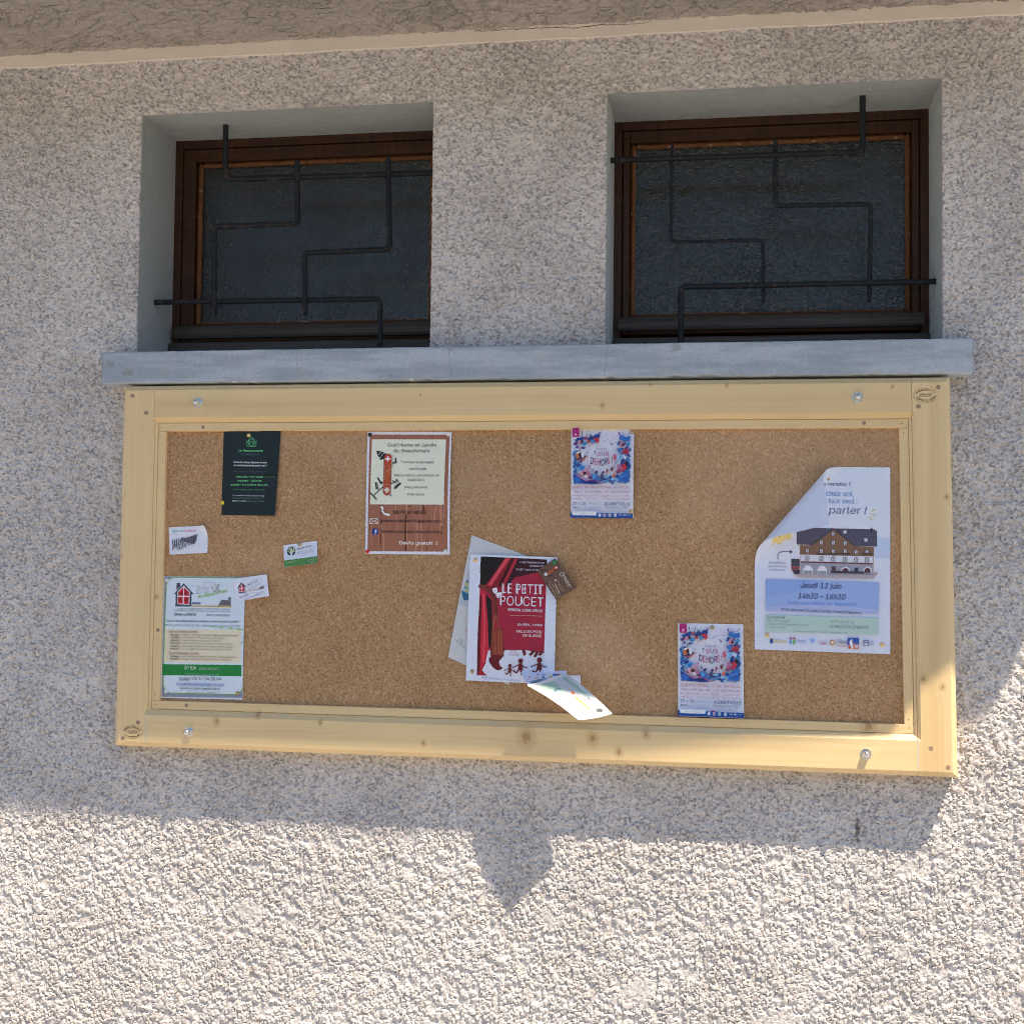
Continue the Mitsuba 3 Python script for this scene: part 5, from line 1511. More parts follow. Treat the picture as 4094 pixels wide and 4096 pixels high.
L 232 184 208 10 151 1084 259 1167 372 1220 480 1198
P 47 111 196 485 1089 580 1071 647 1148 641 1231 534 1202
P 90 166 224 509 1101 581 1089 605 1172 533 1184
P 47 111 196 1213 1051 1332 979 1386 1050 1359 1277 1131 1254 1166 1134
P 37 96 184 1226 1146 1345 1098 1334 1241 1191 1218
L 28 63 150 14 1071 1218 1167 1277 1323 1295
L 168 208 240 8 1190 1146 1274 1134 1345 1098
P 90 166 224 168 935 257 864 340 875 353 958 258 1018 186 1019
P 47 122 200 221 900 329 899 317 982 234 989
P 200 154 180 456 982 433 1024 405 1087 343 1075 323 1010 310 949 359 923 397 928 433 939
P 176 122 152 497 1083 484 1138 413 1136 368 1130 329 1104 331 1063 361 1028 419 1001 463 1041
P 74 36 56 391 1053 376 1084 347 1108 310 1093 276 1073 295 1040 311 1015 342 1020 364 1032
P 216 160 180 296 1054 299 1101 268 1129 237 1104 222 1072 222 1036 235 1000 265 997 302 1002
P 232 212 228 318 1125 377 1077 426 1160 342 1173
P 35 64 142 443 126 527 208 598 137 693 148 682 219 623 267 527 220 468 268
P 31 106 120 467 137 509 197 456 209
P 200 58 76 504 244 646 220 683 303 624 374 587 291
P 74 142 200 480 268 563 268 588 351 492 363
P 154 124 192 722 118 706 135 688 148 664 142 637 131 655 111 659 88 686 94 707 101
L 42 35 64 14 259 73 283 222
L 42 35 64 14 407 78 366 209
P 184 74 56 392 223 391 244 377 256 361 251 343 238 353 214 360 195 377 185 395 198
P 28 63 150 140 246 230 210 254 305 171 317
P 106 58 124 163 359 143 380 124 394 92 403 63 379 86 348 102 333 126 306 161 322
P 42 35 64 304 323 307 357 274 365 240 368 240 332 241 314 241 280 273 284 288 304
P 216 138 160 255 329 230 349 217 366 192 377 173 348 178 313 193 285 219 279 235 304
P 63 142 200 389 364 385 397 346 402 303 414 268 385 279 347 316 333 346 324 384 331
P 176 90 72 462 328 451 352 426 354 401 360 384 341 391 318 392 281 429 280 464 293
P 58 120 200 1146 193 1205 157 1289 216 1408 179 1403 299 1266 311 1159 276
P 138 106 176 1110 110 1145 86 1182 193 1146 205
L 136 148 176 17 1205 85 1223 145 1277 168
L 136 148 176 17 1395 84 1378 138 1324 162
P 47 111 196 1386 251 1389 286 1350 305 1313 286 1278 269 1272 233 1305 208 1347 203 1375 226
P 208 138 160 1245 401 1236 438 1206 466 1168 455 1151 419 1157 386 1155 325 1204 343 1253 347
P 58 34 56 1277 407 1252 428 1236 440 1217 437 1210 417 1204 395 1212 367 1238 359 1252 386
P 74 154 208 1403 358 1394 389 1361 407 1321 401 1292 376 1315 348 1330 331 1360 310 1388 332
P 207 122 84 107 627 207 531 255 578 244 674 161 733
P 238 240 244 118 579 219 543 232 626
P 58 28 36 255 626 248 661 227 682 202 674 192 642 182 606 202 580 225 580 249 589
P 200 106 80 185 745 328 709 352 744 209 769
L 136 168 216 17 101 627 94 484 147 401 242 394 314 447
L 42 35 64 19 219 448 219 531
P 232 236 244 255 578 303 531 316 697 268 685
P 90 32 64 363 673 357 696 344 716 322 720 320 684 318 661 330 648 344 629 359 648
P 216 168 188 357 649 417 637 423 697 363 703
P 184 68 104 1209 526 1339 478 1387 537 1293 621 1233 598
P 168 48 76 1375 573 1358 605 1326 622 1285 624 1274 588 1261 555 1294 538 1326 519 1361 538
L 122 48 56 14 1233 610 1351 430
P 74 128 200 1210 526 1196 566 1173 612 1140 577 1111 552 1095 494 1137 471 1169 460 1206 474
P 168 208 240 1114 646 1293 609 1175 765 1104 825 1079 741
P 90 166 224 1162 670 1257 621 1163 753
P 212 96 124 1007 635 1066 598 1091 729 1032 765
P 200 58 76 1223 860 1318 788 1360 836 1308 979 1225 1015
P 42 35 64 1365 824 1362 870 1334 899 1308 866 1287 844 1287 804 1304 774 1332 760 1349 794
P 192 216 240 1334 693 1324 722 1302 744 1273 734 1255 709 1234 668 1267 642 1300 646 1320 667
P 184 120 164 1092 861 1199 836 1201 979 1118 1039
P 160 74 120 1225 991 1210 1024 1175 1041 1146 1020 1110 1009 1102 972 1136 948 1175 939 1202 964
L 192 120 104 19 1011 1111 1129 956
P 208 112 92 1082 1111 1070 1134 1050 1161 1014 1155 997 1126 997 1096 1021 1079 1051 1055 1064 1092
P 106 36 52 944 956 985 897 1021 968 992 1028
P 168 90 96 902 1004 892 1031 879 1061 854 1059 844 1022 841 986 861 972 879 941 893 975
P 74 42 68 810 1052 787 1070 776 1087 754 1092 749 1063 752 1043 758 1022 777 1007 801 1020
P 76 44 80 568 1029 640 993 658 1053 592 1077
P 44 74 124 780 1124 781 1160 757 1189 724 1178 706 1144 710 1106 731 1087 754 1080 780 1089
L 122 48 56 14 700 1148 855 1106
P 90 138 192 653 1100 654 1132 633 1135 613 1141 607 1112 598 1084 610 1053 634 1047 649 1074
P 42 35 64 1060 504 1060 517 1051 523 1040 514 1041 501 1049 493
P 154 124 192 965 348 976 358 969 368 956 361 945 351 950 340
P 138 160 208 1160 750 1147 762 1133 752 1127 743 1132 729 1151 736
P 42 35 64 1124 629 1119 637 1110 642 1103 631 1108 621 1119 619
P 154 124 192 435 892 433 879 442 863 456 878 459 892 448 901
P 200 168 200 413 471 420 461 426 466 423 477 414 483 410 479
P 90 74 112 451 908 450 893 459 880 471 893 479 908 465 914
P 200 168 200 994 937 984 936 976 928 976 917 987 921 996 926
P 122 48 56 363 683 367 677 374 675 377 683 373 689 367 691
P 90 74 112 556 1008 549 1002 555 996 563 997 570 1003 563 1007
P 200 80 126 519 971 520 957 525 949 537 946 542 958 532 966
P 90 74 112 522 1015 513 1002 514 990 533 996 544 1009 540 1021
P 122 48 56 1076 789 1065 803 1059 798 1056 782 1068 769 1075 772
P 154 124 192 1097 562 1095 571 1086 577 1079 568 1080 556 1091 551
P 154 124 192 375 827 378 814 388 810 397 818 395 828 387 835
P 200 80 126 435 935 438 925 443 915 451 920 452 928 445 934
P 90 74 112 1020 910 1008 919 1007 910 1012 902 1020 895 1025 898
P 138 160 208 909 1012 893 1018 886 1002 900 993 916 989 919 1004
P 42 35 64 975 386 982 401 967 409 951 417 954 400 962 390
P 154 124 192 1061 853 1048 868 1040 862 1043 844 1056 832 1067 833
P 90 74 112 579 340 592 342 593 352 588 360 578 358 573 351
P 200 80 126 456 929 449 918 448 908 466 920 474 935 470 939
P 90 74 112 1042 937 1023 937 1012 931 1018 917 1032 906 1049 915
P 200 168 200 751 1061 741 1056 740 1038 750 1032 759 1039 762 1057
P 90 74 112 453 425 463 420 469 423 463 434 454 440 451 435
P 200 168 200 354 608 362 599 373 604 377 612 372 620 358 620
P 200 80 126 1004 930 993 932 984 928 990 917 999 915 1008 917
P 154 124 192 500 362 506 361 516 368 512 378 503 375 497 368
P 90 74 112 994 381 1002 399 991 414 974 406 972 393 975 378
P 138 160 208 1151 634 1151 650 1144 651 1140 636 1140 616 1147 624
P 154 124 192 932 1017 912 1023 913 1010 923 1000 935 999 947 1004
P 200 80 126 395 568 404 551 414 557 417 574 405 585 397 581
P 122 48 56 527 1020 524 1009 529 1000 540 999 542 1009 538 1017
P 42 35 64 526 992 514 979 527 972 543 969 553 987 540 996
P 42 35 64 967 347 983 360 975 370 955 365 949 349 951 338
P 200 168 200 982 348 991 364 983 376 964 373 953 355 966 349
P 200 80 126 1096 705 1093 718 1080 717 1075 703 1083 689 1095 691
P 122 48 56 1041 900 1030 912 1015 899 1016 881 1032 882 1042 889
P 154 124 192 485 971 484 959 489 953 499 955 505 965 499 973
P 138 160 208 397 463 406 453 410 461 410 470 401 479 396 472
P 154 124 192 525 364 536 364 544 373 537 382 527 386 522 375
P 138 160 208 572 997 561 985 567 979 579 983 591 991 583 995
P 122 48 56 1116 510 1119 521 1113 522 1103 515 1103 501 1109 500
P 90 74 112 446 397 459 393 468 397 460 410 448 417 441 411
P 200 168 200 434 945 433 932 436 924 450 930 458 945 449 952
P 200 80 126 440 894 439 883 441 872 456 882 461 899 453 904
P 154 124 192 566 1002 566 993 567 983 577 981 578 991 575 998
P 154 124 192 741 1079 727 1072 729 1054 741 1044 752 1054 756 1072
P 200 80 126 1098 505 1095 517 1079 521 1071 518 1073 509 1085 504
P 200 80 126 394 754 394 745 410 741 420 748 410 756 398 761
P 122 48 56 475 375 484 370 486 377 485 386 475 388 470 382
P 200 80 126 520 360 537 356 551 369 536 386 516 391 505 374
P 138 160 208 402 890 402 875 409 862 423 877 435 899 416 899
P 154 124 192 928 1020 911 1016 906 1005 912 992 930 989 943 1002
P 200 168 200 1100 465 1107 488 1094 493 1079 478 1074 459 1084 452
P 200 80 126 1121 790 1106 790 1093 789 1089 779 1097 772 1112 780
P 154 124 192 1071 820 1058 828 1048 823 1045 809 1057 803 1070 804
P 90 74 112 427 504 433 496 445 500 442 513 434 521 424 514
P 200 80 126 807 1049 797 1044 795 1035 801 1021 813 1032 814 1041
P 200 80 126 969 372 976 379 973 390 960 385 958 376 960 369
P 200 168 200 445 444 458 438 470 447 463 459 454 467 441 459
P 154 124 192 822 280 833 296 835 312 815 312 802 303 804 289
P 42 35 64 390 588 396 582 408 577 408 592 401 604 392 597
P 154 124 192 1102 839 1085 841 1071 835 1072 825 1079 817 1096 824
P 200 168 200 927 348 934 357 930 363 919 362 914 353 913 344
P 90 74 112 959 344 968 358 961 368 944 369 941 354 941 341
P 138 160 208 391 509 396 503 405 507 406 515 399 520 390 516
P 90 74 112 765 1048 752 1044 747 1038 764 1034 785 1034 783 1044
P 42 35 64 384 659 391 653 399 651 401 660 397 667 390 667
P 200 168 200 538 340 560 334 559 347 548 358 535 360 532 354
L 200 164 216 5 961 140 1039 134
L 200 164 216 5 958 153 1028 165
L 200 164 216 5 950 164 999 190
L 200 164 216 5 938 170 956 204
L 200 164 216 5 925 170 908 204
L 200 164 216 5 913 164 865 191
L 200 164 216 5 905 154 835 166
L 200 164 216 5 902 141 824 135
L 200 164 216 5 905 128 835 104
L 200 164 216 5 913 117 864 79
L 200 164 216 5 925 112 907 65
L 200 164 216 5 938 111 955 65
L 200 164 216 5 950 117 998 78
L 200 164 216 5 958 127 1028 103
P 216 184 220 984 280 979 292 972 292 970 280 972 268 981 261
P 184 196 232 1068 215 1053 221 1036 220 1017 216 1029 207 1057 208
P 168 176 216 873 260 871 270 858 270 850 260 860 253 871 251
P 216 184 220 943 308 940 322 917 320 904 308 915 294 940 294
P 168 176 216 1062 265 1055 276 1044 277 1042 266 1044 253 1055 255
P 184 196 232 754 337 742 349 730 353 723 337 730 322 745 319
P 200 144 184 943 236 941 244 924 243 915 236 925 230 941 227
P 184 196 232 1090 347 1078 367 1055 364 1047 348 1054 331 1076 330
P 200 144 184 1105 187 1102 203 1087 198 1083 187 1088 179 1101 173
P 184 196 232 1097 321 1096 339 1075 336 1069 321 1074 304 1095 304
P 200 144 184 886 267 879 280 869 286 862 267 869 247 880 252
P 168 176 216 772 314 767 326 757 327 756 314 759 306 766 304
P 216 184 220 854 329 841 345 819 339 814 329 816 316 839 315
P 200 144 184 1021 246 1012 265 997 259 989 246 994 228 1009 233
P 216 184 220 997 198 992 202 984 204 979 198 983 191 993 192
P 168 176 216 795 322 794 333 773 332 762 322 775 314 792 313
P 168 176 216 901 265 897 276 870 277 868 265 874 257 898 253
P 216 184 220 980 258 970 265 949 266 936 258 950 251 974 248
P 168 176 216 1041 353 1033 361 1023 363 1019 353 1026 347 1035 341
P 184 196 232 1086 258 1080 268 1059 264 1051 258 1056 250 1078 249
C 143 168 204 253 92 5 5
C 143 168 204 358 80 5 5
C 143 168 204 503 94 5 5
C 143 168 204 452 98 5 5
C 143 168 204 401 110 5 5
C 143 168 204 426 54 5 5
C 143 168 204 410 110 5 5
C 143 168 204 603 64 5 5
C 143 168 204 297 92 5 5
C 143 168 204 617 51 5 5
C 143 168 204 432 101 5 5
C 143 168 204 563 110 5 5
C 143 168 204 560 54 5 5
C 143 168 204 509 93 5 5
C 143 168 204 764 63 5 5
C 143 168 204 317 103 5 5
@emblem
R 176 42 124 42 3 206 216 31
P 244 232 244 98 128 128 145 149 113 141 163 110 166
T 244 232 244 125 185 10 83 c 0 0 0 FESTIVAL
@lettering
T 106 90 120 744 523 57 256 c 0 0 0 Festival
T 60 42 102 578 639 83 0 c 1 0 -3 T
T 176 58 116 673 660 90 0 c 1 0 0 O
T 60 42 102 774 647 90 0 c 1 0 2 U
T 176 58 116 876 657 100 0 c 1 0 3 S
T 74 36 88 517 845 148 74 c 1 0 0 D
T 176 58 116 601 862 142 59 c 1 0 4 E
T 138 52 112 684 872 148 74 c 1 0 0 H
T 28 42 92 764 888 148 79 c 1 0 0 O
T 74 52 112 848 861 142 67 c 1 0 -2 R
T 184 74 128 915 843 142 62 c 1 0 3 S
T 44 42 80 996 831 152 17 c 1 0 4 !
T 176 28 68 736 1419 59 1368 c 0 0 0 BENIN INTERNATIONAL MUSICAL
T 160 42 96 736 1517 57 1366 c 0 0 0 TRACY DE SÁ AND THE DEFENDERS
T 176 28 68 737 1600 40 1362 c 0 0 0 PACÔME ROTONDO • PETIT TONERRE • EL CALIFE • TOPIC
T 184 106 148 738 1674 38 1362 c 0 0 0 PNEVMA • CLAP TRAP • LÉONIE • READ ARBUAL
T 58 80 120 212 1793 59 312 c 1 0 0 27 > 28
T 58 80 120 133 1872 45 149 c 1 0 0 juin
T 106 128 164 304 1876 26 119 c 0 0 0 2025
L 200 168 196 5 387 1714 385 1910
L 200 168 196 5 770 1713 768 1921 1113 1924
T 138 152 180 585 1734 18 321 c 0 0 0 Spectacles et concerts
T 106 128 168 583 1791 36 327 c 0 0 0 OFFERTS
T 122 140 176 580 1862 31 312 c 0 0 0 Restauration
T 122 140 176 580 1910 26 297 c 0 0 0 & Buvette
T 46 72 120 1114 1800 69 619 c 1 0 0 ALBERTVILLE
T 106 128 168 1101 1871 38 589 c 1 0 0 SQUARE SOUTIRAS
T 138 148 176 1245 1927 21 202 c 0 0 0 18h - 1h
@panel
P 32 80 158 -3 1969 1482 1987 1480 2100 0 2100
R 240 243 250 47 1948 623 2035 26
@lettering
T 138 152 184 347 2007 21 464 c 0 0 0 www.albertville.fr
@emblem
R 232 236 246 668 1993 726 2060 10
R 196 205 240 679 2005 715 2048 6
R 232 236 246 783 1993 841 2060 10
R 192 72 88 794 2005 830 2048 6
R 232 236 246 905 1993 963 2059 10
R 124 184 144 916 2005 952 2048 6
R 232 236 246 1037 1993 1095 2059 10
R 212 216 234 1048 2005 1084 2048 6
L 224 230 244 8 1158 1997 1177 2017
L 224 230 244 8 1158 2025 1178 2044
L 224 230 244 8 1197 1997 1217 2017
L 224 230 244 8 1198 2025 1217 2044
C 232 238 248 1282 2024 19 19
T 200 212 236 1366 2036 21 119 c 0 0 0 LE PHARE""",
"tucked_sheet": """@picture
P 185 198 204 135 789 399 826 623 1635 17 1680
P 143 176 184 68 1344 141 1311 175 1373 103 1406
P 122 164 160 103 1438 176 1404 210 1466 138 1500
P 122 164 160 75 1224 146 1191 180 1254 109 1287
P 196 200 122 267 1180 338 1147 373 1209 302 1242
P 90 138 148 220 836 290 803 324 866 254 898
P 47 95 134 228 1359 300 1325 335 1388 263 1421
P 122 164 160 95 1484 167 1451 202 1513 129 1546
P 196 200 122 184 1189 256 1156 290 1219 219 1252
P 122 164 160 157 1059 228 1026 262 1088 191 1121
P 63 111 140 239 1367 311 1334 347 1396 274 1430
P 196 200 122 163 1124 234 1091 268 1153 197 1187
P 196 200 122 190 1268 262 1235 297 1297 225 1331
P 90 138 148 280 900 350 867 385 929 314 962
P 122 164 160 179 1211 250 1178 285 1240 213 1273
P 143 176 184 159 1251 230 1218 265 1280 193 1313
P 63 111 140 90 1078 161 1046 195 1108 124 1141
P 143 176 184 124 1336 196 1302 231 1365 159 1398
P 63 111 140 183 1453 256 1420 291 1482 218 1515
P 90 138 148 238 1039 309 1006 343 1068 273 1101
P 90 138 148 259 997 329 964 363 1027 293 1059
P 196 200 122 231 1185 302 1152 337 1215 265 1248
P 196 200 122 127 1270 198 1237 233 1299 161 1332
P 63 111 140 170 852 239 820 273 882 203 915
P 196 200 122 67 1140 139 1107 173 1170 101 1203
P 47 95 134 257 874 326 842 361 904 291 937
P 143 176 184 148 1059 218 1026 253 1089 182 1122
P 47 106 144 26 1339 250 1364 251 1487 156 1542 69 1448
@lettering
T 146 152 166 305 2449 48 138 c 0 0 167 8h 30
T 146 152 166 330 2535 43 346 c 0 0 163 sur 21 juin 2025
@picture
L 216 146 106 19 376 2230 435 2150 475 2210""",
"theatre_poster": """@picture
P 168 36 64 264 43 1856 58 1847 2193 1849 2299 273 2365
P 58 18 32 264 43 1856 58 1853 312 1110 505 922 725 576 525 257 418
P 168 58 74 267 2187 1847 2193 1851 2347 273 2365
P 223 228 244 270 2258 1401 2199 1848 2264 1850 2796 260 2840
P 28 18 20 264 43 853 52 484 671 273 750
P 24 16 18 432 934 570 1071 628 2160 508 2177 440 1551
P 140 28 44 853 57 1162 60 874 727 683 829 464 814 412 709
P 220 70 86 866 59 975 60 535 740 461 707
P 60 12 20 1012 61 1072 61 777 731 704 722
P 184 48 64 1097 60 1163 62 873 680 778 766
P 224 96 112 902 60 926 59 509 705 485 694
P 204 44 66 276 845 406 875 488 1549 528 2188 470 2499 260 2840 254 1796
P 106 16 32 279 940 329 962 337 2832 260 2840 254 1796
L 232 82 98 29 360 960 419 1670 410 2501
P 168 28 48 260 2831 356 2694 418 2750 505 2834
P 184 36 56 456 2428 476 2522 370 2740 344 2694
L 106 42 32 83 273 745 415 780 564 893 641 1044 681 1375
L 148 72 58 12 254 770 291 711
L 148 72 58 12 282 771 319 712
L 148 72 58 12 311 776 347 718
L 148 72 58 12 339 785 376 727
L 148 72 58 12 367 799 404 741
L 148 72 58 12 396 817 433 759
L 148 72 58 12 425 839 461 781
L 148 72 58 12 453 865 490 807
L 148 72 58 12 482 896 519 837
L 148 72 58 12 511 931 548 872
L 148 72 58 12 541 969 578 911
L 148 72 58 12 570 1013 607 954
L 148 72 58 12 599 1060 636 1001
L 148 72 58 12 629 1111 666 1053
L 122 50 40 73 637 1068 665 1423
L 168 90 68 39 653 1424 615 1745
L 156 76 58 39 690 1422 772 1739
P 140 58 44 596 1746 851 1724 900 2374 574 2364
L 176 90 68 10 611 1769 610 2351
L 176 90 68 10 630 1769 632 2369
L 160 76 58 10 650 1768 655 2387
L 176 90 68 10 669 1767 675 2348
L 176 90 68 10 688 1766 697 2366
L 160 76 58 10 708 1765 720 2384
L 176 90 68 10 727 1765 740 2345
L 160 76 58 10 746 1764 762 2363
L 160 76 58 10 765 1763 784 2381
L 176 90 68 10 785 1762 805 2343
L 108 40 30 10 804 1762 827 2361
L 108 40 30 10 823 1761 849 2379
L 160 76 58 10 843 1760 870 2340
P 108 20 32 585 2162 918 2160 864 2388 783 2486 805 2592 871 2629 849 2677 741 2696 643 2634 542 2496 540 2425 587 2387
P 147 64 47 610 1746 844 1736 879 2328 609 2327
L 108 40 30 10 626 1781 623 2314
L 184 96 72 10 645 1780 646 2333
L 108 40 30 10 664 1779 668 2351
L 168 82 62 10 684 1778 688 2312
L 168 82 62 10 703 1777 711 2330
L 108 40 30 10 722 1777 733 2348
L 168 82 62 10 742 1776 753 2309
L 184 96 72 10 761 1775 776 2327
L 168 82 62 10 780 1774 798 2345
L 108 40 30 10 800 1774 818 2306
L 184 96 72 10 819 1773 841 2324
L 168 82 62 10 838 1772 863 2343
P 238 240 248 573 791 681 758 704 864 637 914 592 868
P 244 246 252 661 889 805 860 803 955 725 1013 675 972
L 90 90 102 12 699 959 736 979 772 945
C 90 90 102 611 837 10 7
C 90 90 102 654 826 10 7
C 90 90 102 703 923 10 7
C 90 90 102 763 909 10 7
@lettering
T 233 228 242 1501 164 40 584 c 0 0 0 L’ASTRAGALE DU
T 233 228 242 1632 244 40 353 c 0 0 0 MIRANTIN
T 233 228 242 1489 337 40 705 c 0 0 0 FAIT SON THÉÂTRE
T 233 228 242 1302 882 228 985 c 0 0 0 LE PETIT
T 233 228 242 1286 1167 218 1033 c 0 0 0 POUCET
L 233 228 242 22 837 700 843 899
L 233 228 242 22 970 695 976 894
L 233 228 242 22 1176 687 1182 886
L 233 228 242 22 1358 681 1363 879
L 233 228 242 22 1612 671 1618 870
L 233 228 242 22 1702 668 1707 866
L 233 228 242 22 792 972 798 1169
L 233 228 242 22 1717 960 1722 1157
L 233 228 242 22 1288 967 1293 1126
T 233 228 242 1370 1296 59 832 c 1 0 0 VERSION 21ÈME SIÈCLE
L 216 168 144 10 1011 1398 1784 1389
T 233 228 242 1493 1627 52 584 c 1 0 0 18 JUIN _ 19H30
T 239 216 220 1481 1789 57 603 c 1 0 0 SALLE DES FETES
T 239 216 220 1556 1881 57 438 c 1 0 0 DE QUEIGE
T 184 90 104 1137 2229 28 170 c 0 0 0 GRATUIT
T 184 90 104 1133 2282 28 146 c 0 0 0 À VOS
T 168 106 120 1128 2336 31 243 c 0 0 0 CHAUSSURES
@picture
P 106 23 34 1323 2191 1401 2199 1423 2305 1368 2331
P 106 23 34 1488 2302 1569 2193 1630 2214 1549 2324
P 106 23 34 1598 2345 1655 2225 1727 2222 1658 2355
P 106 23 34 1705 2305 1763 2208 1823 2218 1778 2314
C 106 23 34 1050 2577 42 41
P 106 23 34 1021 2623 1076 2621 1090 2733 1007 2733
L 106 23 34 16 1032 2641 915 2692
L 106 23 34 16 1066 2640 1105 2677 1161 2687
L 106 23 34 23 1062 2725 1071 2810
L 106 23 34 23 1029 2727 984 2780 943 2756
C 106 23 34 1300 2455 58 57
P 106 23 34 1258 2518 1335 2515 1354 2670 1238 2670
L 106 23 34 22 1273 2543 1112 2614
L 106 23 34 22 1321 2541 1376 2594 1453 2607
L 106 23 34 32 1315 2660 1328 2778
L 106 23 34 32 1269 2662 1207 2736 1150 2703
C 106 23 34 1744 2415 61 60
P 106 23 34 1700 2481 1781 2478 1801 2641 1679 2641
L 106 23 34 23 1716 2508 1546 2582
L 106 23 34 23 1767 2506 1824 2560 1905 2574
L 106 23 34 33 1760 2630 1773 2754
L 106 23 34 33 1712 2632 1646 2710 1587 2675
@lettering
T 136 144 184 844 2924 43 919 c 0 0 -3 MISE EN SCÈNE PAR GAËLLE B.""",
"brown_card": """@emblem
L 184 90 52 61 203 400 205 158
C 192 65 58 193 119 40 44
L 255 255 255 16 174 104 217 137
L 255 255 255 16 183 142 207 99
C 228 232 240 189 421 38 41
L 36 26 22 16 60 483 75 415
L 36 26 22 16 79 387 138 322
L 36 26 22 16 264 398 292 313
L 36 26 22 16 204 203 271 148
L 36 26 22 16 43 455 100 474
C 216 208 184 410 97 52 57
C 106 92 76 410 97 40 44
T 216 208 184 430 111 46 0 c 1 0 0 f
@lettering
L 216 204 184 19 469 77 759 109
L 216 204 184 14 512 122 733 146
L 180 154 116 14 482 273 794 291
L 180 154 116 12 558 312 735 334
L 216 200 192 19 506 367 760 404
L 180 154 116 14 468 422 848 447
L 180 154 116 14 427 482 836 507
@emblem
R 74 96 180 352 519 412 509 5
R 168 160 168 360 451 415 435 5
C 242 234 242 442 309 21 26""",
"folded_leaflet": """@panel
P 169 200 182 10 55 601 75 511 677 9 669
P 168 194 182 808 67 904 62 874 1375 785 1325
@picture
P 95 138 146 329 395 427 341 506 346 501 434 464 484 465 394 325 487
P 111 148 154 330 245 354 280 357 317 316 307
P 138 170 176 447 236 499 240 462 267
C 168 196 196 423 465 43 30
C 232 176 112 669 540 33 23
C 216 96 44 640 666 38 43
C 224 138 74 670 624 30 20
L 224 168 32 45 586 810 579 1266
@emblem
C 74 74 82 772 1407 83 66
@picture
C 122 132 184 821 980 30 35
C 224 164 160 847 1022 28 30
@lettering
L 142 140 156 5 225 817 390 957
L 142 140 156 5 224 861 369 1004
L 142 140 156 5 222 906 347 1051
L 142 140 156 5 180 990 325 1098
L 142 140 156 5 178 1035 301 1145
L 142 140 156 5 176 1079 278 1192
L 142 140 156 5 130 1164 253 1240
L 142 140 156 5 127 1209 228 1287
L 142 140 156 5 125 1254 203 1335
L 142 140 156 5 75 1340 176 1383
L 142 140 156 5 72 1385 149 1431
L 142 140 156 5 68 1429 121 1479
L 142 140 156 5 14 1516 92 1528
L 142 140 156 5 10 1561 62 1576
L 184 205 192 4 37 144 213 360
L 184 205 192 4 34 204 221 412
L 184 205 192 4 31 263 230 464
L 184 205 192 4 28 323 240 516
L 184 205 192 4 25 382 249 568
L 184 205 192 4 22 442 259 619
L 184 205 192 4 18 502 269 671
L 184 205 192 4 15 561 279 723
L 184 205 192 4 12 621 290 775""",
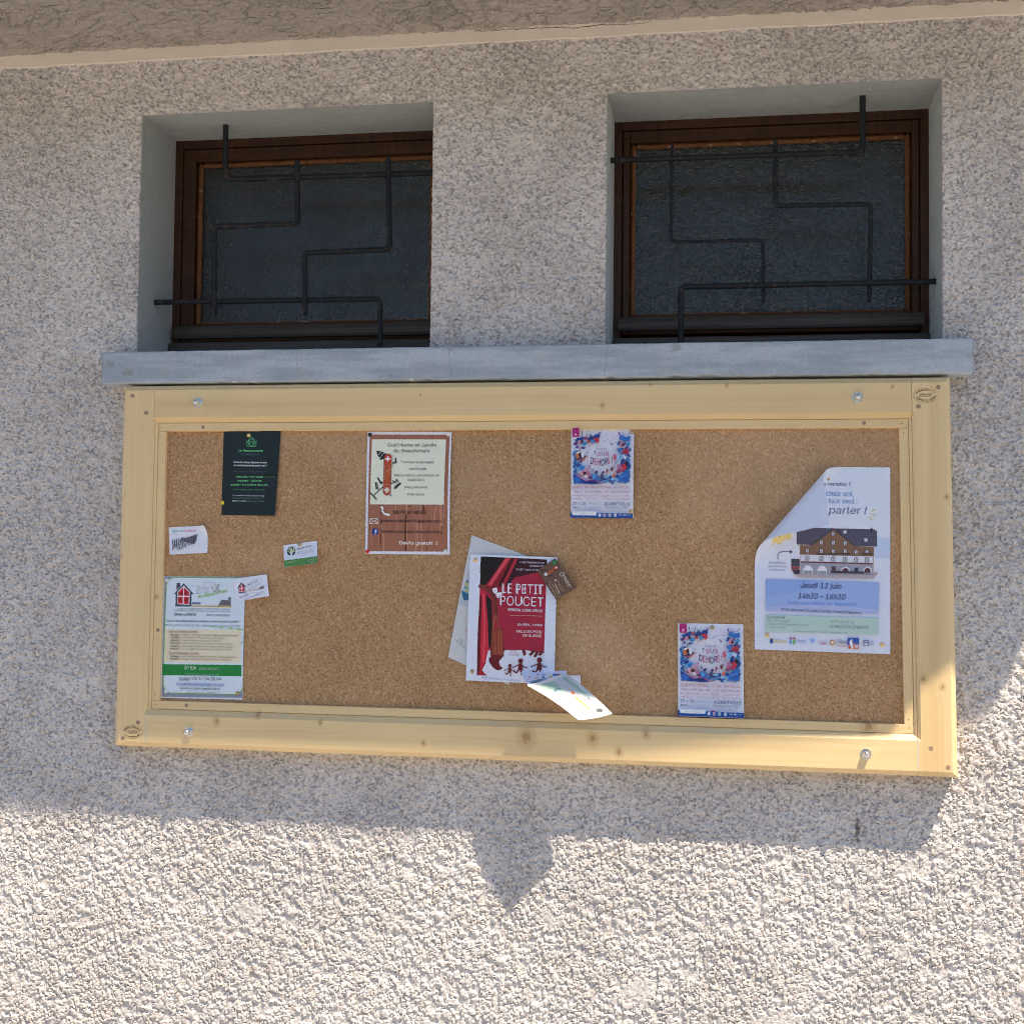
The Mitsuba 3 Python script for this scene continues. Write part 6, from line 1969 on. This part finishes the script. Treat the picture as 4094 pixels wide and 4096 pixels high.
"meeting_poster": """@panel
P 226 235 251 1405 -8 3010 0 3010 1511 2511 1615 1866 1298 1405 788
P 201 217 246 2649 1565 3010 1605 3010 2060 2672 2055
P 224 230 248 3 2997 946 2993 1867 3002 3010 2981 3010 3284 2097 3265 947 3159 4 3235
@lettering
T 44 63 116 1681 427 76 921 c 1 0 0 Jeunes retraités ?
T 106 140 200 1658 662 109 1105 c 1 0 0 Vieillir chez soi,
T 106 140 200 1647 827 105 1290 c 1 0 0 sans être tout seul :
T 42 60 104 2068 1065 166 811 c 0 0.2 0 parler !
@picture
L 221 194 94 21 2579 998 2683 961
L 221 194 94 21 2575 1064 2699 1085
L 221 194 94 21 2538 1127 2637 1203
P 240 220 148 359 1836 405 1728 370 1657 485 1608 554 1488 715 1442 784 1389 876 1399 922 1481 842 1518 819 1672 704 1674 600 1736 589 1807 462 1750
@lettering
T 90 74 52 619 1562 52 196 c 1 0 32 gratuit
@picture
L 48 56 76 16 532 2140 513 2058 554 1974 670 1947 831 1951
P 48 56 76 796 1914 858 1960 789 1999
@lettering
T 122 130 150 509 2235 48 368 c 0 0 0 Réhabilitation
T 122 130 150 509 2316 48 415 c 0 0 0 du bâtiment de
T 122 130 150 509 2397 48 364 c 0 0 0 la pharmacie
@picture
P 196 180 180 819 2117 1015 2117 1015 2235 1038 1833 941 1776 945 1398 2649 1406 2722 1447 2722 1793 2660 1810 2649 2372 2752 2369 2649 2512 2511 2527 992 2538 877 2463 819 2334
P 86 84 106 945 1398 2649 1406 2722 1447 2722 1793 2234 1789 1762 1413 1268 1793 941 1783
L 100 98 120 7 957 1456 1682 1450
L 100 98 120 7 1866 1463 2713 1459
L 100 98 120 7 957 1504 1613 1498
L 100 98 120 7 1912 1509 2713 1505
L 100 98 120 7 957 1551 1544 1547
L 100 98 120 7 1958 1555 2713 1552
L 100 98 120 7 957 1598 1475 1595
L 100 98 120 7 2004 1601 2713 1599
L 100 98 120 7 957 1646 1406 1644
L 100 98 120 7 2050 1647 2713 1646
L 100 98 120 7 957 1693 1337 1692
L 100 98 120 7 2096 1693 2713 1692
L 100 98 120 7 957 1740 1268 1741
L 100 98 120 7 2142 1739 2713 1739
P 133 104 84 1762 1422 2234 1789 2649 1811 2649 2021 1015 2011 1015 1805 1268 1800
L 74 68 80 28 1268 1800 1762 1413 2239 1796
P 223 226 240 1038 2017 2626 2021 2626 2173 1038 2164
P 110 74 72 1038 2164 2626 2169 2626 2201 1038 2199
P 164 164 180 1038 2199 2630 2201 2621 2449 1038 2471
P 74 74 88 822 2117 1010 2117 1010 2282 822 2282
P 154 74 72 822 2287 1003 2287 1004 2353 822 2346
P 67 67 79 831 2353 1015 2358 1015 2476 889 2463
R 76 48 56 1714 1480 1797 1572 0
R 200 204 220 1726 1489 1751 1564 0
R 200 204 220 1760 1488 1786 1563 0
R 76 48 56 1452 1676 1535 1782 0
R 200 204 220 1463 1685 1489 1774 0
R 200 204 220 1498 1684 1523 1773 0
R 76 48 56 1714 1677 1797 1784 0
R 200 204 220 1726 1687 1751 1775 0
R 200 204 220 1760 1686 1786 1775 0
R 76 48 56 1977 1679 2059 1785 0
R 200 204 220 1988 1688 2013 1777 0
R 200 204 220 2023 1688 2048 1776 0
R 76 48 56 1139 1871 1222 1978 0
R 200 204 220 1150 1880 1176 1969 0
R 200 204 220 1185 1879 1210 1968 0
R 76 48 56 1452 1869 1535 1975 0
R 200 204 220 1463 1878 1489 1967 0
R 200 204 220 1498 1877 1523 1966 0
R 76 48 56 1714 1868 1797 1974 0
R 200 204 220 1726 1877 1751 1966 0
R 200 204 220 1760 1876 1786 1965 0
R 76 48 56 1977 1867 2060 1973 0
R 200 204 220 1988 1876 2014 1965 0
R 200 204 220 2023 1875 2048 1964 0
R 76 48 56 2216 1871 2299 1977 0
R 200 204 220 2228 1880 2253 1969 0
R 200 204 220 2262 1880 2287 1968 0
R 76 48 56 2458 1871 2541 1977 0
R 200 204 220 2469 1880 2495 1968 0
R 200 204 220 2504 1879 2529 1967 0
R 76 48 56 1139 2041 1222 2148 0
R 200 204 220 1151 2050 1176 2139 0
R 200 204 220 1185 2049 1210 2138 0
R 76 48 56 1452 2043 1535 2150 0
R 200 204 220 1464 2052 1489 2141 0
R 200 204 220 1498 2052 1523 2140 0
R 76 48 56 1714 2047 1797 2153 0
R 200 204 220 1726 2056 1751 2145 0
R 200 204 220 1760 2055 1786 2144 0
R 76 48 56 1977 2045 2060 2152 0
R 200 204 220 1988 2055 2014 2143 0
R 200 204 220 2023 2054 2048 2142 0
R 76 48 56 2221 2049 2304 2155 0
R 200 204 220 2232 2058 2258 2147 0
R 200 204 220 2267 2058 2292 2146 0
R 76 48 56 2460 2049 2543 2154 0
R 200 204 220 2472 2058 2497 2146 0
R 200 204 220 2506 2057 2531 2145 0
P 92 74 68 1378 1967 1613 1967 1604 2014 1383 2014
P 92 74 68 1641 1961 1875 1961 1866 2008 1645 2008
P 92 74 68 1903 1955 2138 1955 2129 2002 1908 2002
P 92 74 68 2386 1945 2621 1944 2612 1991 2391 1992
R 212 218 232 1979 1444 2052 1511 0
R 212 218 232 2439 1621 2513 1685 0
P 236 238 246 1089 2486 1093 2332 1148 2260 1240 2258 1296 2327 1300 2485
P 124 134 152 1112 2483 1112 2379 1277 2375 1277 2484
P 236 238 246 1404 2485 1408 2332 1464 2260 1556 2257 1611 2327 1616 2484
P 124 134 152 1427 2482 1427 2378 1593 2374 1593 2483
L 236 238 246 7 1153 2385 1153 2482
L 236 238 246 7 1468 2382 1468 2483
L 236 238 246 7 1195 2384 1195 2481
L 236 238 246 7 1510 2381 1510 2482
L 236 238 246 7 1236 2383 1236 2480
L 236 238 246 7 1551 2380 1551 2481
P 230 228 238 1931 2401 1940 2307 2027 2258 2115 2303 2124 2401
P 90 58 68 1958 2405 1963 2330 2027 2286 2092 2327 2097 2406
P 230 228 238 2414 2389 2423 2295 2511 2246 2598 2291 2607 2389
P 90 58 68 2442 2393 2446 2318 2511 2274 2575 2315 2580 2394
R 90 70 80 1724 2265 1809 2409 0
R 60 52 64 2230 2288 2304 2415 0
P 70 66 78 1705 2364 2442 2370 2442 2412 1705 2416
P 184 174 180 889 2463 2649 2435 2741 2393 2649 2519 992 2538
R 58 44 52 2584 1379 2616 1460 0
L 58 52 64 28 1878 1451 1878 1486
@panel
P 159 184 236 249 2598 2764 2609 2752 3320 250 3327
P 147 176 234 249 2598 1544 2604 1406 2744 716 2929 249 3013
P 178 189 234 250 3227 1545 3141 2752 3222 2752 3320 250 3327
@lettering
T 27 44 94 1471 2771 119 910 c 1 0.2 0 Jeudi 12 juin
T 27 44 94 1494 3013 119 1048 c 1 0.2 0 14h30 – 16h30
T 108 144 214 1503 3151 76 1554 c 1 0 0 Salle des fêtes de Beaufort
T 42 48 82 1487 3312 57 1792 c 1 0 -1 Venez découvrir le projet d’habitat inclusif à Beaufort !
@panel
P 188 214 207 250 3412 2759 3404 2750 3787 250 3802
@lettering
T 74 102 96 482 3486 57 410 c 1 0 0 Inscriptions
T 95 114 130 284 3563 43 511 l 0 0 0 Mairie de Beaufort
T 95 114 130 285 3634 43 921 l 0 0 0 24 place du Château de Randens
T 95 114 130 285 3706 43 426 l 0 0 0 73270 Beaufort
T 58 68 86 1947 3547 57 525 c 0 0 0 04 79 38 33 15
T 58 68 86 2115 3640 62 864 c 0 0 0 contact@ville-beaufort.fr
L 58 68 86 7 1683 3659 2545 3649
T 84 104 122 1488 3774 33 1209 c 0 0 0 Document du Service Cantonal. Ne pas jeter sur la voie publique. Mai 2025
@emblem
P 44 74 156 345 3960 414 3962 409 4041 377 4073 345 4036
P 216 192 80 349 3936 409 3939 409 3962 349 3960
T 160 172 200 522 3973 28 180 c 0 0 0 Commune de
T 205 187 86 575 4035 57 295 c 1 0 0 Beaufort
P 192 90 112 782 3907 920 3907 920 3944 782 3944
P 122 168 216 782 3954 920 3954 915 4046 851 4079 786 4044
P 122 184 122 855 3956 920 3959 915 4046 855 4074
L 240 240 248 14 848 3904 848 4075
T 127 159 216 1051 3996 43 207 c 1 0 0 Hauteluce
T 159 180 220 1051 4039 28 203 c 0 0 0 Les Saisies
P 156 184 232 1212 3941 1292 3915 1361 3948 1292 4040
T 192 176 196 1488 3972 33 219 c 0 0 0 Commune de
T 176 88 124 1534 4036 52 173 c 1 0 0 Queige
P 192 138 92 1734 3916 1753 3943 1786 3936 1780 3970 1807 3989 1780 4009 1786 4042 1753 4038 1734 4066 1714 4040 1682 4046 1687 4013 1660 3994 1687 3973 1682 3940 1714 3944
C 240 226 196 1734 3991 34 36
T 60 74 100 1936 4010 95 249 c 0 0.15 0 Villard
L 200 144 92 18 1833 4060 2046 4065
P 60 92 174 2074 3871 2322 3867 2322 4013 2235 3992 2166 3967 2074 4064
P 204 92 60 2079 4115 2097 4051 2166 4002 2322 4031 2322 4113
P 240 242 250 2109 3969 2166 3877 2194 4111 2155 4112
T 240 242 250 2253 4092 71 111 c 1 0 0 AB
R 36 54 124 2419 3916 2534 4036 7
R 232 236 248 2435 3971 2518 4022 5
C 232 236 248 2456 3945 16 17
C 232 236 248 2499 3943 16 17
L 36 54 124 9 2437 3994 2476 3979 2516 4001
L 164 172 200 9 2557 3925 2649 3924
L 164 172 200 9 2557 3948 2631 3948
L 164 172 200 9 2557 3972 2649 3971
L 164 172 200 9 2557 3995 2631 3995
L 164 172 200 9 2557 4018 2649 4017""",
}

_glyphs = {}


def lettering(text, height, bold):
    """The flat front faces of the lettering, (points, triangles), capitals of the given height."""
    key = (text, bold)
    if key not in _glyphs:
        m = meshkit.text_mesh(text, 1.0, 0.1, bool(bold))
        f = m.faces[m.face_normals[:, 2] > 0.5]
        v, f = compact(np.asarray(m.vertices), np.asarray(f))
        _glyphs[key] = (v[:, :2], f)
    v, f = _glyphs[key]
    return v * height, f


def fill(poly):
    out_v, out_f, n = [], [], 0
    for g in getattr(poly, 'geoms', [poly]):
        if g.is_empty or g.geom_type != 'Polygon' or g.area < 1e-4:
            continue
        v, f = trimesh.creation.triangulate_polygon(g, engine='earcut')
        out_v.append(v)
        out_f.append(f + n)
        n += len(v)
    return (np.vstack(out_v), np.vstack(out_f)) if out_v else (np.zeros((0, 2)), np.zeros((0, 3), int))


class Sheet:
    """A sheet w x h mm from four corners (top left, top right, bottom left, bottom right; x, z or x, y, z); lift(u, v) = how far it stands off the cork, in metres."""

    def __init__(self, w, h, corners, lift=lambda u, v: 0.0015 + 0 * u, fn=None):
        self.w, self.h, self.fn, self.lift = w, h, fn, lift
        self.c = [np.array([c[0], CORK, c[1]] if len(c) == 2 else c, float) for c in corners]
        self.layer = 0

    def at(self, X, Y):
        u, v = np.asarray(X, float) / self.w, np.asarray(Y, float) / self.h
        if self.fn:
            return self.fn(np.asarray(X, float), np.asarray(Y, float))
        a, b, c, d = self.c
        q = a * ((1 - u) * (1 - v))[..., None] + b * (u * (1 - v))[..., None] + c * ((1 - u) * v)[..., None] + d * (u * v)[..., None]
        n = np.cross(c - a + d - b, b - a + d - c)
        n = n / np.linalg.norm(n)
        n = n * (-1 if n[1] > 0 else 1)
        return q + n * np.asarray(self.lift(u, v))[..., None]

    def out(self, X, Y):
        e = 0.4
        n = np.cross(self.at(X, Y + e) - self.at(X, Y - e), self.at(X + e, Y) - self.at(X - e, Y))
        return n / np.linalg.norm(n, axis=-1, keepdims=True)

    def body(self, nx=40, ny=40):
        U, Vv = np.meshgrid(np.linspace(0, self.w, nx), np.linspace(0, self.h, ny))
        return trimesh.Trimesh(self.at(U, Vv).reshape(-1, 3), grid_faces(ny, nx), process=False)

    def lay(self, v, f, size=12.0):
        """Flat mm figures onto the sheet, each layer a hair above the last."""
        if len(f) == 0:
            return None
        if size and len(f) < 4000:
            v3, f = trimesh.remesh.subdivide_to_size(np.c_[v, v[:, 0] * 0], f, size, max_iter=9)
            v = v3[:, :2]
        self.layer += 1
        X, Y = v[:, 0], v[:, 1]
        return self.at(X, Y) + self.out(X, Y) * (0.00030 + 0.000025 * self.layer), f


def sheet(name, s, paper, label, category, rows=None, group=None, nx=40, ny=40, size=12.0):
    key = name
    n = 1
    while key in labels:
        key = f'{name}_{n:03d}'
        n += 1
    tag(key, label, category, group)
    add(key + '__sheet', s.body(nx, ny), paper, smooth=True)
    bins, cur = {}, 'print'
    clip = sbox(0.3, 0.3, s.w - 0.3, s.h - 0.3)
    for line in (rows or '').split('\n'):
        if not line:
            continue
        if line[0] == '@':
            cur = line[1:]
            continue
        op, *rgb = line.split(' ', 4)
        col, rest = lin(rgb[:3]), rgb[3]
        if op == 'T':
            x, y, h, w, al, b, sl, rot, text = rest.split(' ', 8)
            x, y, h, w = (float(q) / 10 for q in (x, y, h, w))
            v, f = lettering(text, h, int(b))
            v = v.copy()
            v[:, 0] -= v[:, 0].min()
            wid = v[:, 0].max()
            if w > 0:
                v[:, 0] *= w / wid
                wid = w
            v[:, 0] += float(sl) * v[:, 1]
            v[:, 0] -= 0 if al == 'l' else wid / 2
            a = math.radians(float(rot))
            v = np.stack([x + v[:, 0] * math.cos(a) - v[:, 1] * math.sin(a), y - v[:, 0] * math.sin(a) - v[:, 1] * math.cos(a)], -1)
            g = s.lay(v, f, 0)
        else:
            q = [float(t) / 10 for t in rest.split()]
            if op == 'P':
                poly = Polygon(np.array(q).reshape(-1, 2)).buffer(0)
            elif op == 'L':
                poly = LineString(np.array(q[1:]).reshape(-1, 2)).buffer(max(q[0], 0.3) / 2, quad_segs=3)
            elif op == 'C':
                poly = affinity.scale(Point(q[0], q[1]).buffer(1, quad_segs=6), q[2], q[3])
            else:
                r = min(q[4], abs(q[2] - q[0]) / 2.01, abs(q[3] - q[1]) / 2.01)
                poly = sbox(min(q[0], q[2]) + r, min(q[1], q[3]) + r, max(q[0], q[2]) - r, max(q[1], q[3]) - r).buffer(r) if r > 0 else sbox(q[0], q[1], q[2], q[3])
            g = s.lay(*fill(poly.intersection(clip)), size)
        if g is None:
            continue
        bins.setdefault(cur, []).append((g[0], g[1], np.tile(col, (len(g[0]), 1))))
    for nm, gs in bins.items():
        n0, F_ = 0, []
        for g in gs:
            F_.append(g[1] + n0)
            n0 += len(g[0])
        labels[key + '__' + nm] = {'kind': 'stuff'}
        add(key + '__' + nm, trimesh.Trimesh(np.vstack([g[0] for g in gs]), np.vstack(F_), process=False), 'ink', smooth=True, color=np.vstack([g[2] for g in gs]))
    return key


# the maker's burnt oval stamps


def stamp(cx, cz, turn, letters, seed):
    rnd = random.Random(seed)
    vs, fs, n = [], [], 0

    def put(poly):
        nonlocal n
        v_, f_ = fill(poly)
        vs.append(v_)
        fs.append(f_ + n)
        n += len(v_)
    E = lambda a, rx, rz: (rx * math.cos(a), rz * math.sin(a))
    for a0, a1, rx, rz, wd in ((0.6, 3.9, 26.5, 16.5, 0.7), (3.9, 5.6, 26.5, 16.5, 0.6), (0.45, 1.15, 21.5, 12.5, 1.0), (1.2, 2.75, 21.5, 12.5, 2.4)):
        put(LineString([E(a, rx, rz) for a in np.linspace(a0, a1, 24)]).buffer(wd / 2))
    for i, ch in enumerate(letters):
        a = 3.55 + 2.55 * i / (len(letters) - 1)
        v_, f_ = lettering(ch, 5.2, 1)
        v_ = v_ - [(v_[:, 0].max() + v_[:, 0].min()) / 2, 2.6]
        ca, sa = math.cos(a + math.pi / 2), math.sin(a + math.pi / 2)
        x, z = E(a, 20.5, 11.5)
        vs.append(np.stack([x + v_[:, 0] * ca - v_[:, 1] * sa, z + v_[:, 0] * sa + v_[:, 1] * ca], -1))
        fs.append(f_ + n)
        n += len(v_)
    for z in (2.6, -1.6):
        x = -13.0
        while x < 12:
            w = rnd.uniform(1.2, 3.0)
            put(sbox(x, z - 1.4, x + w, z + 1.4).difference(sbox(x + w * .3, z - .5, x + w * .7, z + .6)))
            x += w + 0.8
    v_, f_ = np.vstack(vs) / 1000.0, np.vstack(fs)
    if turn:
        v_ = -v_
    v3 = np.stack([cx + v_[:, 0], v_[:, 0] * 0 + FACE - 0.00035, cz + v_[:, 1]], -1)
    k = add('notice_board__stamp', trimesh.Trimesh(v3, f_, process=False), 'scorch')
    part(k, 'burnt oval maker stamp with worn letters')


stamp(0.9298, 1.9996, False, 'COPNEESBASE', 3)
stamp(-0.9488, 1.1882, True, 'COPNEESBASE', 8)


sheet('green_flyer', Sheet(148, 210, [(-0.7375, 1.9313), (-0.5902, 1.9294), (-0.7393, 1.7235), (-0.5993, 1.7216)], lambda u, v: 0.0015 + 0.010 * np.clip(u - 0.5, 0, 1) * (0.3 + v) + 0.004 * np.sin(6 * u) ** 2 * np.exp(-9 * v)), 'paper_green',
      'dark green flyer with pale green writing and a leaf emblem', 'flyer', PRINTS['green_flyer'])
sheet('march_card', Sheet(105, 74, [(-0.8756, 1.6921), (-0.7729, 1.6969), (-0.8717, 1.6245), (-0.7732, 1.6296)], lambda u, v: 0.0015 + 0.030 * np.clip((u - v * 0.8 - 0.62) / 0.38, 0, 1) ** 2), 'paper_white',
      'small white card with a crowd walking in a wedge, its corner curling up', 'card', PRINTS['march_card'])
sheet('repair_poster', Sheet(210, 297, [(-0.8853, 1.571), (-0.6741, 1.5718), (-0.8874, 1.2711), (-0.6755, 1.272)], lambda u, v: 0.0012 + 0.002 * np.sin(3.1 * v)), 'paper_white',
      'laminated white poster with a red-windowed house, a cream list and a green price bar', 'poster', PRINTS['repair_poster'], size=40)
sheet('house_card', Sheet(85, 55, [(-0.7023, 1.5663), (-0.6184, 1.5788), (-0.6956, 1.5106), (-0.6093, 1.5258)], lambda u, v: 0.0050 + 0.005 * u * v + 0 * u), 'paper_white',
      'tilted white business card with a small red house, overlapping the laminated poster corner', 'card', PRINTS['house_card'])
sheet('tree_card', Sheet(85, 55, [(-0.5788, 1.6497), (-0.494, 1.6616), (-0.5713, 1.596), (-0.4878, 1.6067)], lambda u, v: 0.0018 + 0.012 * v ** 1.5), 'paper_white',
      'tilted business card with a round tree emblem over a green strip', 'card', PRINTS['tree_card'])
sheet('services_poster', Sheet(210, 297, [(-0.3711, 1.9271), (-0.1632, 1.9255), (-0.3724, 1.6308), (-0.1638, 1.6311)], lambda u, v: 0.0015 + 0.007 * np.sin(3.14 * v) * (0.3 + u)), 'paper_white',
      'wood-patterned poster with a red pocket knife on a cream panel', 'poster', PRINTS['services_poster'], size=20)
sheet('festival_flyer', Sheet(148, 210, [(0.1254, 1.9315), (0.2736, 1.9297), (0.1265, 1.7204), (0.2732, 1.7211)], lambda u, v: 0.0015 + 0.006 * np.sin(3.14 * v) * (0.5 + u)), 'paper_white',
      'upper of the two festival flyers, held by four brass pins under the top bead', 'flyer', PRINTS['festival_flyer'], 'festival flyers on the board', size=25)
sheet('festival_flyer', Sheet(148, 210, [(0.378, 1.4772), (0.5272, 1.477), (0.3799, 1.2636), (0.53, 1.2624)], lambda u, v: 0.0015 + 0.004 * v * (1 - v) + 0.007 * np.clip(v - 0.8, 0, 1) / 0.2), 'paper_white',
      'lower of the two blue and pink festival flyers, with a red pin at its foot', 'flyer', PRINTS['festival_flyer'], 'festival flyers on the board', size=25)
sheet('tucked_sheet', Sheet(210, 297, [(-0.1109, 1.6782), (0.069, 1.6128), (-0.1645, 1.3865), (-0.017, 1.3237)], lambda u, v: 0.0016 + 0.020 * np.clip(0.45 - u, 0, 1) ** 2 * np.sin(3.14 * np.clip(v, 0, 1)) ** 0.5), 'paper_pale',
      'tilted white sheet with a blue landscape fragment, mostly hidden behind the red poster', 'sheet', PRINTS['tucked_sheet'])
sheet('white_sheet', Sheet(110, 30, [(0.045, 1.3500), (0.1523, 1.3508), (0.045, 1.3212), (0.1535, 1.3233)], lambda u, v: 0.0016 + 0 * u), 'paper_photo',
      'blank white paper peeping out beside the lower corner of the red poster', 'sheet')
sheet('theatre_poster', Sheet(210, 297, [(-0.1133, 1.6325), (0.096, 1.6269), (-0.1197, 1.333), (0.0915, 1.3292)], lambda u, v: 0.0065 + 0.003 * np.sin(3.14 * v) + 0.002 * np.sin(3.14 * u)), 'paper_photo',
      'red theatre poster with a curtain, tassel and three running children', 'poster', PRINTS['theatre_poster'], size=20)
sheet('brown_card', Sheet(85, 55, [(0.0907, 1.6249), (0.1448, 1.558), (0.0495, 1.5947), (0.0962, 1.5265)], lambda u, v: 0.0125 + 0.010 * u), 'paper_brown',
      'small brown card tilted over the red poster corner under a green pin', 'card', PRINTS['brown_card'])

LD, LC, LA, LB = (0.0426, -0.135, 1.3307), (0.1245, -0.080, 1.3560), (0.1620, -0.162, 1.2597), (0.2353, -0.125, 1.2722)
key = sheet('folded_leaflet', Sheet(99, 160, [LD, LC, LA, LB], lambda u, v: 0.006 * np.sin(3.14 * v) - 0.004 * np.sin(3.14 * u)), 'paper_pale',
            'folded leaflet sticking out over the bottom bead, below the red poster', 'leaflet', PRINTS['folded_leaflet'])
upper = Sheet(99, 40, [(0.0112, -0.0545, 1.3560), (0.1200, -0.0545, 1.3620), LD, LC], lambda u, v: -0.002 * np.sin(3.14 * v))
add(key + '__upper_panel', upper.body(24, 16), 'paper_photo', smooth=True)
vs, fs, cs, n0 = [], [], [], 0
for x, y, rx, ry, c in ((14, 14, 2.5, 2, (216, 138, 160)), (28, 20, 4, 2.5, (224, 200, 96)), (34, 10, 3, 2.5, (200, 144, 184)), (44, 22, 3.5, 3, (47, 111, 156)), (46, 12, 5, 2, (111, 168, 216)), (60, 26, 5, 5, (216, 192, 72)), (72, 20, 7, 6, (44, 88, 176)), (79, 22, 5, 4, (160, 88, 64)), (30, 31, 22, 5, (127, 159, 192)), (22, 34, 12, 3, (74, 122, 152))):
    g = upper.lay(*fill(affinity.scale(Point(x, y).buffer(1, quad_segs=5), rx, ry)), 8)
    vs.append(g[0])
    fs.append(g[1] + n0)
    cs.append(np.tile(lin(c), (len(g[0]), 1)))
    n0 += len(g[0])
labels[key + '__upper_picture'] = {'kind': 'stuff'}
add(key + '__upper_picture', trimesh.Trimesh(np.vstack(vs), np.vstack(fs), process=False), 'ink', smooth=True, color=np.vstack(cs))

# the meeting poster: its top left corner has come loose and rolls over towards the viewer
MP = [np.array(c) for c in ((0.5522, 1.8419), (0.8548, 1.8386), (0.5532, 1.4202), (0.8545, 1.4155))]
CR, CPHI = 0.030, math.radians(149)
P1, P2 = np.array([166.0, 0.0]), np.array([0.0, 197.0])
tdir = (P2 - P1) / np.linalg.norm(P2 - P1)
ndir = np.array([-tdir[1], tdir[0]])
ndir = ndir if ndir @ (np.array([0, 0]) - P1) > 0 else -ndir


def rolled(X, Y):
    s = (X - P1[0]) * ndir[0] + (Y - P1[1]) * ndir[1] + CR * 1000
    s = np.maximum(s / 1000.0, 0)
    th = np.minimum(s / CR, CPHI)
    rest = np.maximum(s - CR * CPHI, 0)
    along = CR * np.sin(th) + rest * math.cos(CPHI)
    off = CR * (1 - np.cos(th)) + rest * math.sin(CPHI) * (1 - 1.2 * rest)
    u, v = (X - (s - along) * 1000 * ndir[0]) / 301, (Y - (s - along) * 1000 * ndir[1]) / 421
    q = MP[0] * ((1 - u) * (1 - v))[..., None] + MP[1] * (u * (1 - v))[..., None] + MP[2] * ((1 - u) * v)[..., None] + MP[3] * (u * v)[..., None]
    lift = 0.0016 + off + 0.010 * np.clip(0.5 - X / 301, 0, 1) ** 2 * np.clip(1.1 - Y / 421, 0, 1)
    return np.stack([q[..., 0], CORK - lift, q[..., 1]], -1)


sheet('meeting_poster', Sheet(301, 421, [(0, 0)] * 4, fn=rolled), 'paper_photo',
      'large pale blue poster with a drawing of a big house, its top corner folded forward', 'poster', PRINTS['meeting_poster'], nx=90, ny=120, size=7.0)

# ------------------------------------------------------------------ push pins, each a thing
cap = trimesh.creation.revolve([(0, 0.0), (0.0042, 0.0), (0.0050, 0.0006), (0.0049, 0.0012), (0.0040, 0.0021), (0.0022, 0.0027), (0, 0.0029)], sections=20)
stem = trimesh.creation.cylinder(0.0006, 0.011, sections=6)
stem.apply_translation([0, 0, -0.0055])
tall = trimesh.creation.revolve([(0, 0.0), (0.0048, 0.0), (0.0050, 0.0012), (0.0030, 0.0022), (0.0026, 0.009), (0.0042, 0.0102), (0.0046, 0.0120), (0.0040, 0.0134), (0, 0.0138)], sections=20)
G = 'push pins in the board'
PINS = [(-0.6717, 1.9198, 'brass', 0.0035, 'brass pin above the emblem at the top of the dark green flyer'), (-0.7364, 1.7535, 'yellow', 0.0025, 'yellow pin at the left edge of the dark green flyer'),
        (-0.3649, 1.9194, 'black', 0.0025, 'black pin in the corner of the wood-patterned poster'), (-0.1708, 1.9196, 'white', 0.003, 'white pin in the top corner of the wood-patterned poster, across from the black pin'),
        (-0.3667, 1.6364, 'red', 0.0025, 'red pin in the bottom corner of the wood-patterned poster'), (-0.1742, 1.6388, 'white', 0.003, 'white pin in the bottom corner of the wood-patterned poster, across from the red pin'),
        (-0.8765, 1.5609, 'white', 0.002, 'white pin in the top corner of the laminated poster with the green bar'), (-0.8726, 1.2872, 'white', 0.002, 'white pin in the bottom corner of the laminated poster with the green bar'),
        (-0.6879, 1.2875, 'old_brass', 0.002, 'dull brass pin in the bottom corner of the laminated poster with the green bar'), (-0.5368, 1.653, 'old_brass', 0.003, 'dull brass pin at the top edge of the tree card'),
        (0.1359, 1.9242, 'old_brass', 0.0025, 'dull brass pin on the pink tag of the upper festival flyer'), (0.2687, 1.9231, 'old_brass', 0.0025, 'dull brass pin in the top corner of the upper festival flyer, away from its tag'),
        (0.1333, 1.7297, 'brass', 0.0032, 'brass pin on the blue strip, bottom corner of the upper festival flyer'), (0.2683, 1.7365, 'brass', 0.003, 'brass pin just above the blue strip, bottom corner of the upper festival flyer'),
        (0.4569, 1.4683, 'old_brass', 0.0025, 'dull brass pin at the top middle of the lower festival flyer'), (0.4594, 1.274, 'red', 0.009, 'red pin at the foot of the lower festival flyer'),
        (-0.1001, 1.6187, 'brass', 0.0075, 'brass pin in the top corner of the red theatre poster'), (-0.1041, 1.3549, 'old_brass', 0.0075, 'dull brass pin in the bottom corner of the red theatre poster'),
        (0.0906, 1.6159, 'green', 0.0140, 'green pin through the top corner of the brown card'),
        (0.7167, 1.8132, 'old_brass', 0.0030, 'dull brass pin beside the fold at the top of the pale blue poster'), (0.5816, 1.4539, 'brass', 0.0035, 'brass pin at the lower left of the pale blue poster'),
        (0.8366, 1.4366, 'brass', 0.0030, 'brass pin at the lower right of the pale blue poster')]
for i, (x, z, mat, lift, label) in enumerate(PINS):
    k = 'push_pin' if i == 0 else f'push_pin_{i:03d}'
    m = (tall if mat == 'green' else cap).copy()
    st_ = stem.copy()
    Rr = trimesh.transformations.rotation_matrix(math.pi / 2, [1, 0, 0])
    for nm, g in (('head', m), ('point', st_)):
        g.apply_transform(Rr)
        if mat == 'green':
            g.apply_transform(trimesh.transformations.rotation_matrix(0.18, [1, 0, 0]))
        g.apply_translation([x, CORK - lift - 0.0003, z])
    add(k + '__head', m, mat if 'brass' in mat else 'pin_' + mat, smooth=35)
    add(k + '__point', st_, 'zinc')
    tag(k, label, 'pin', G)
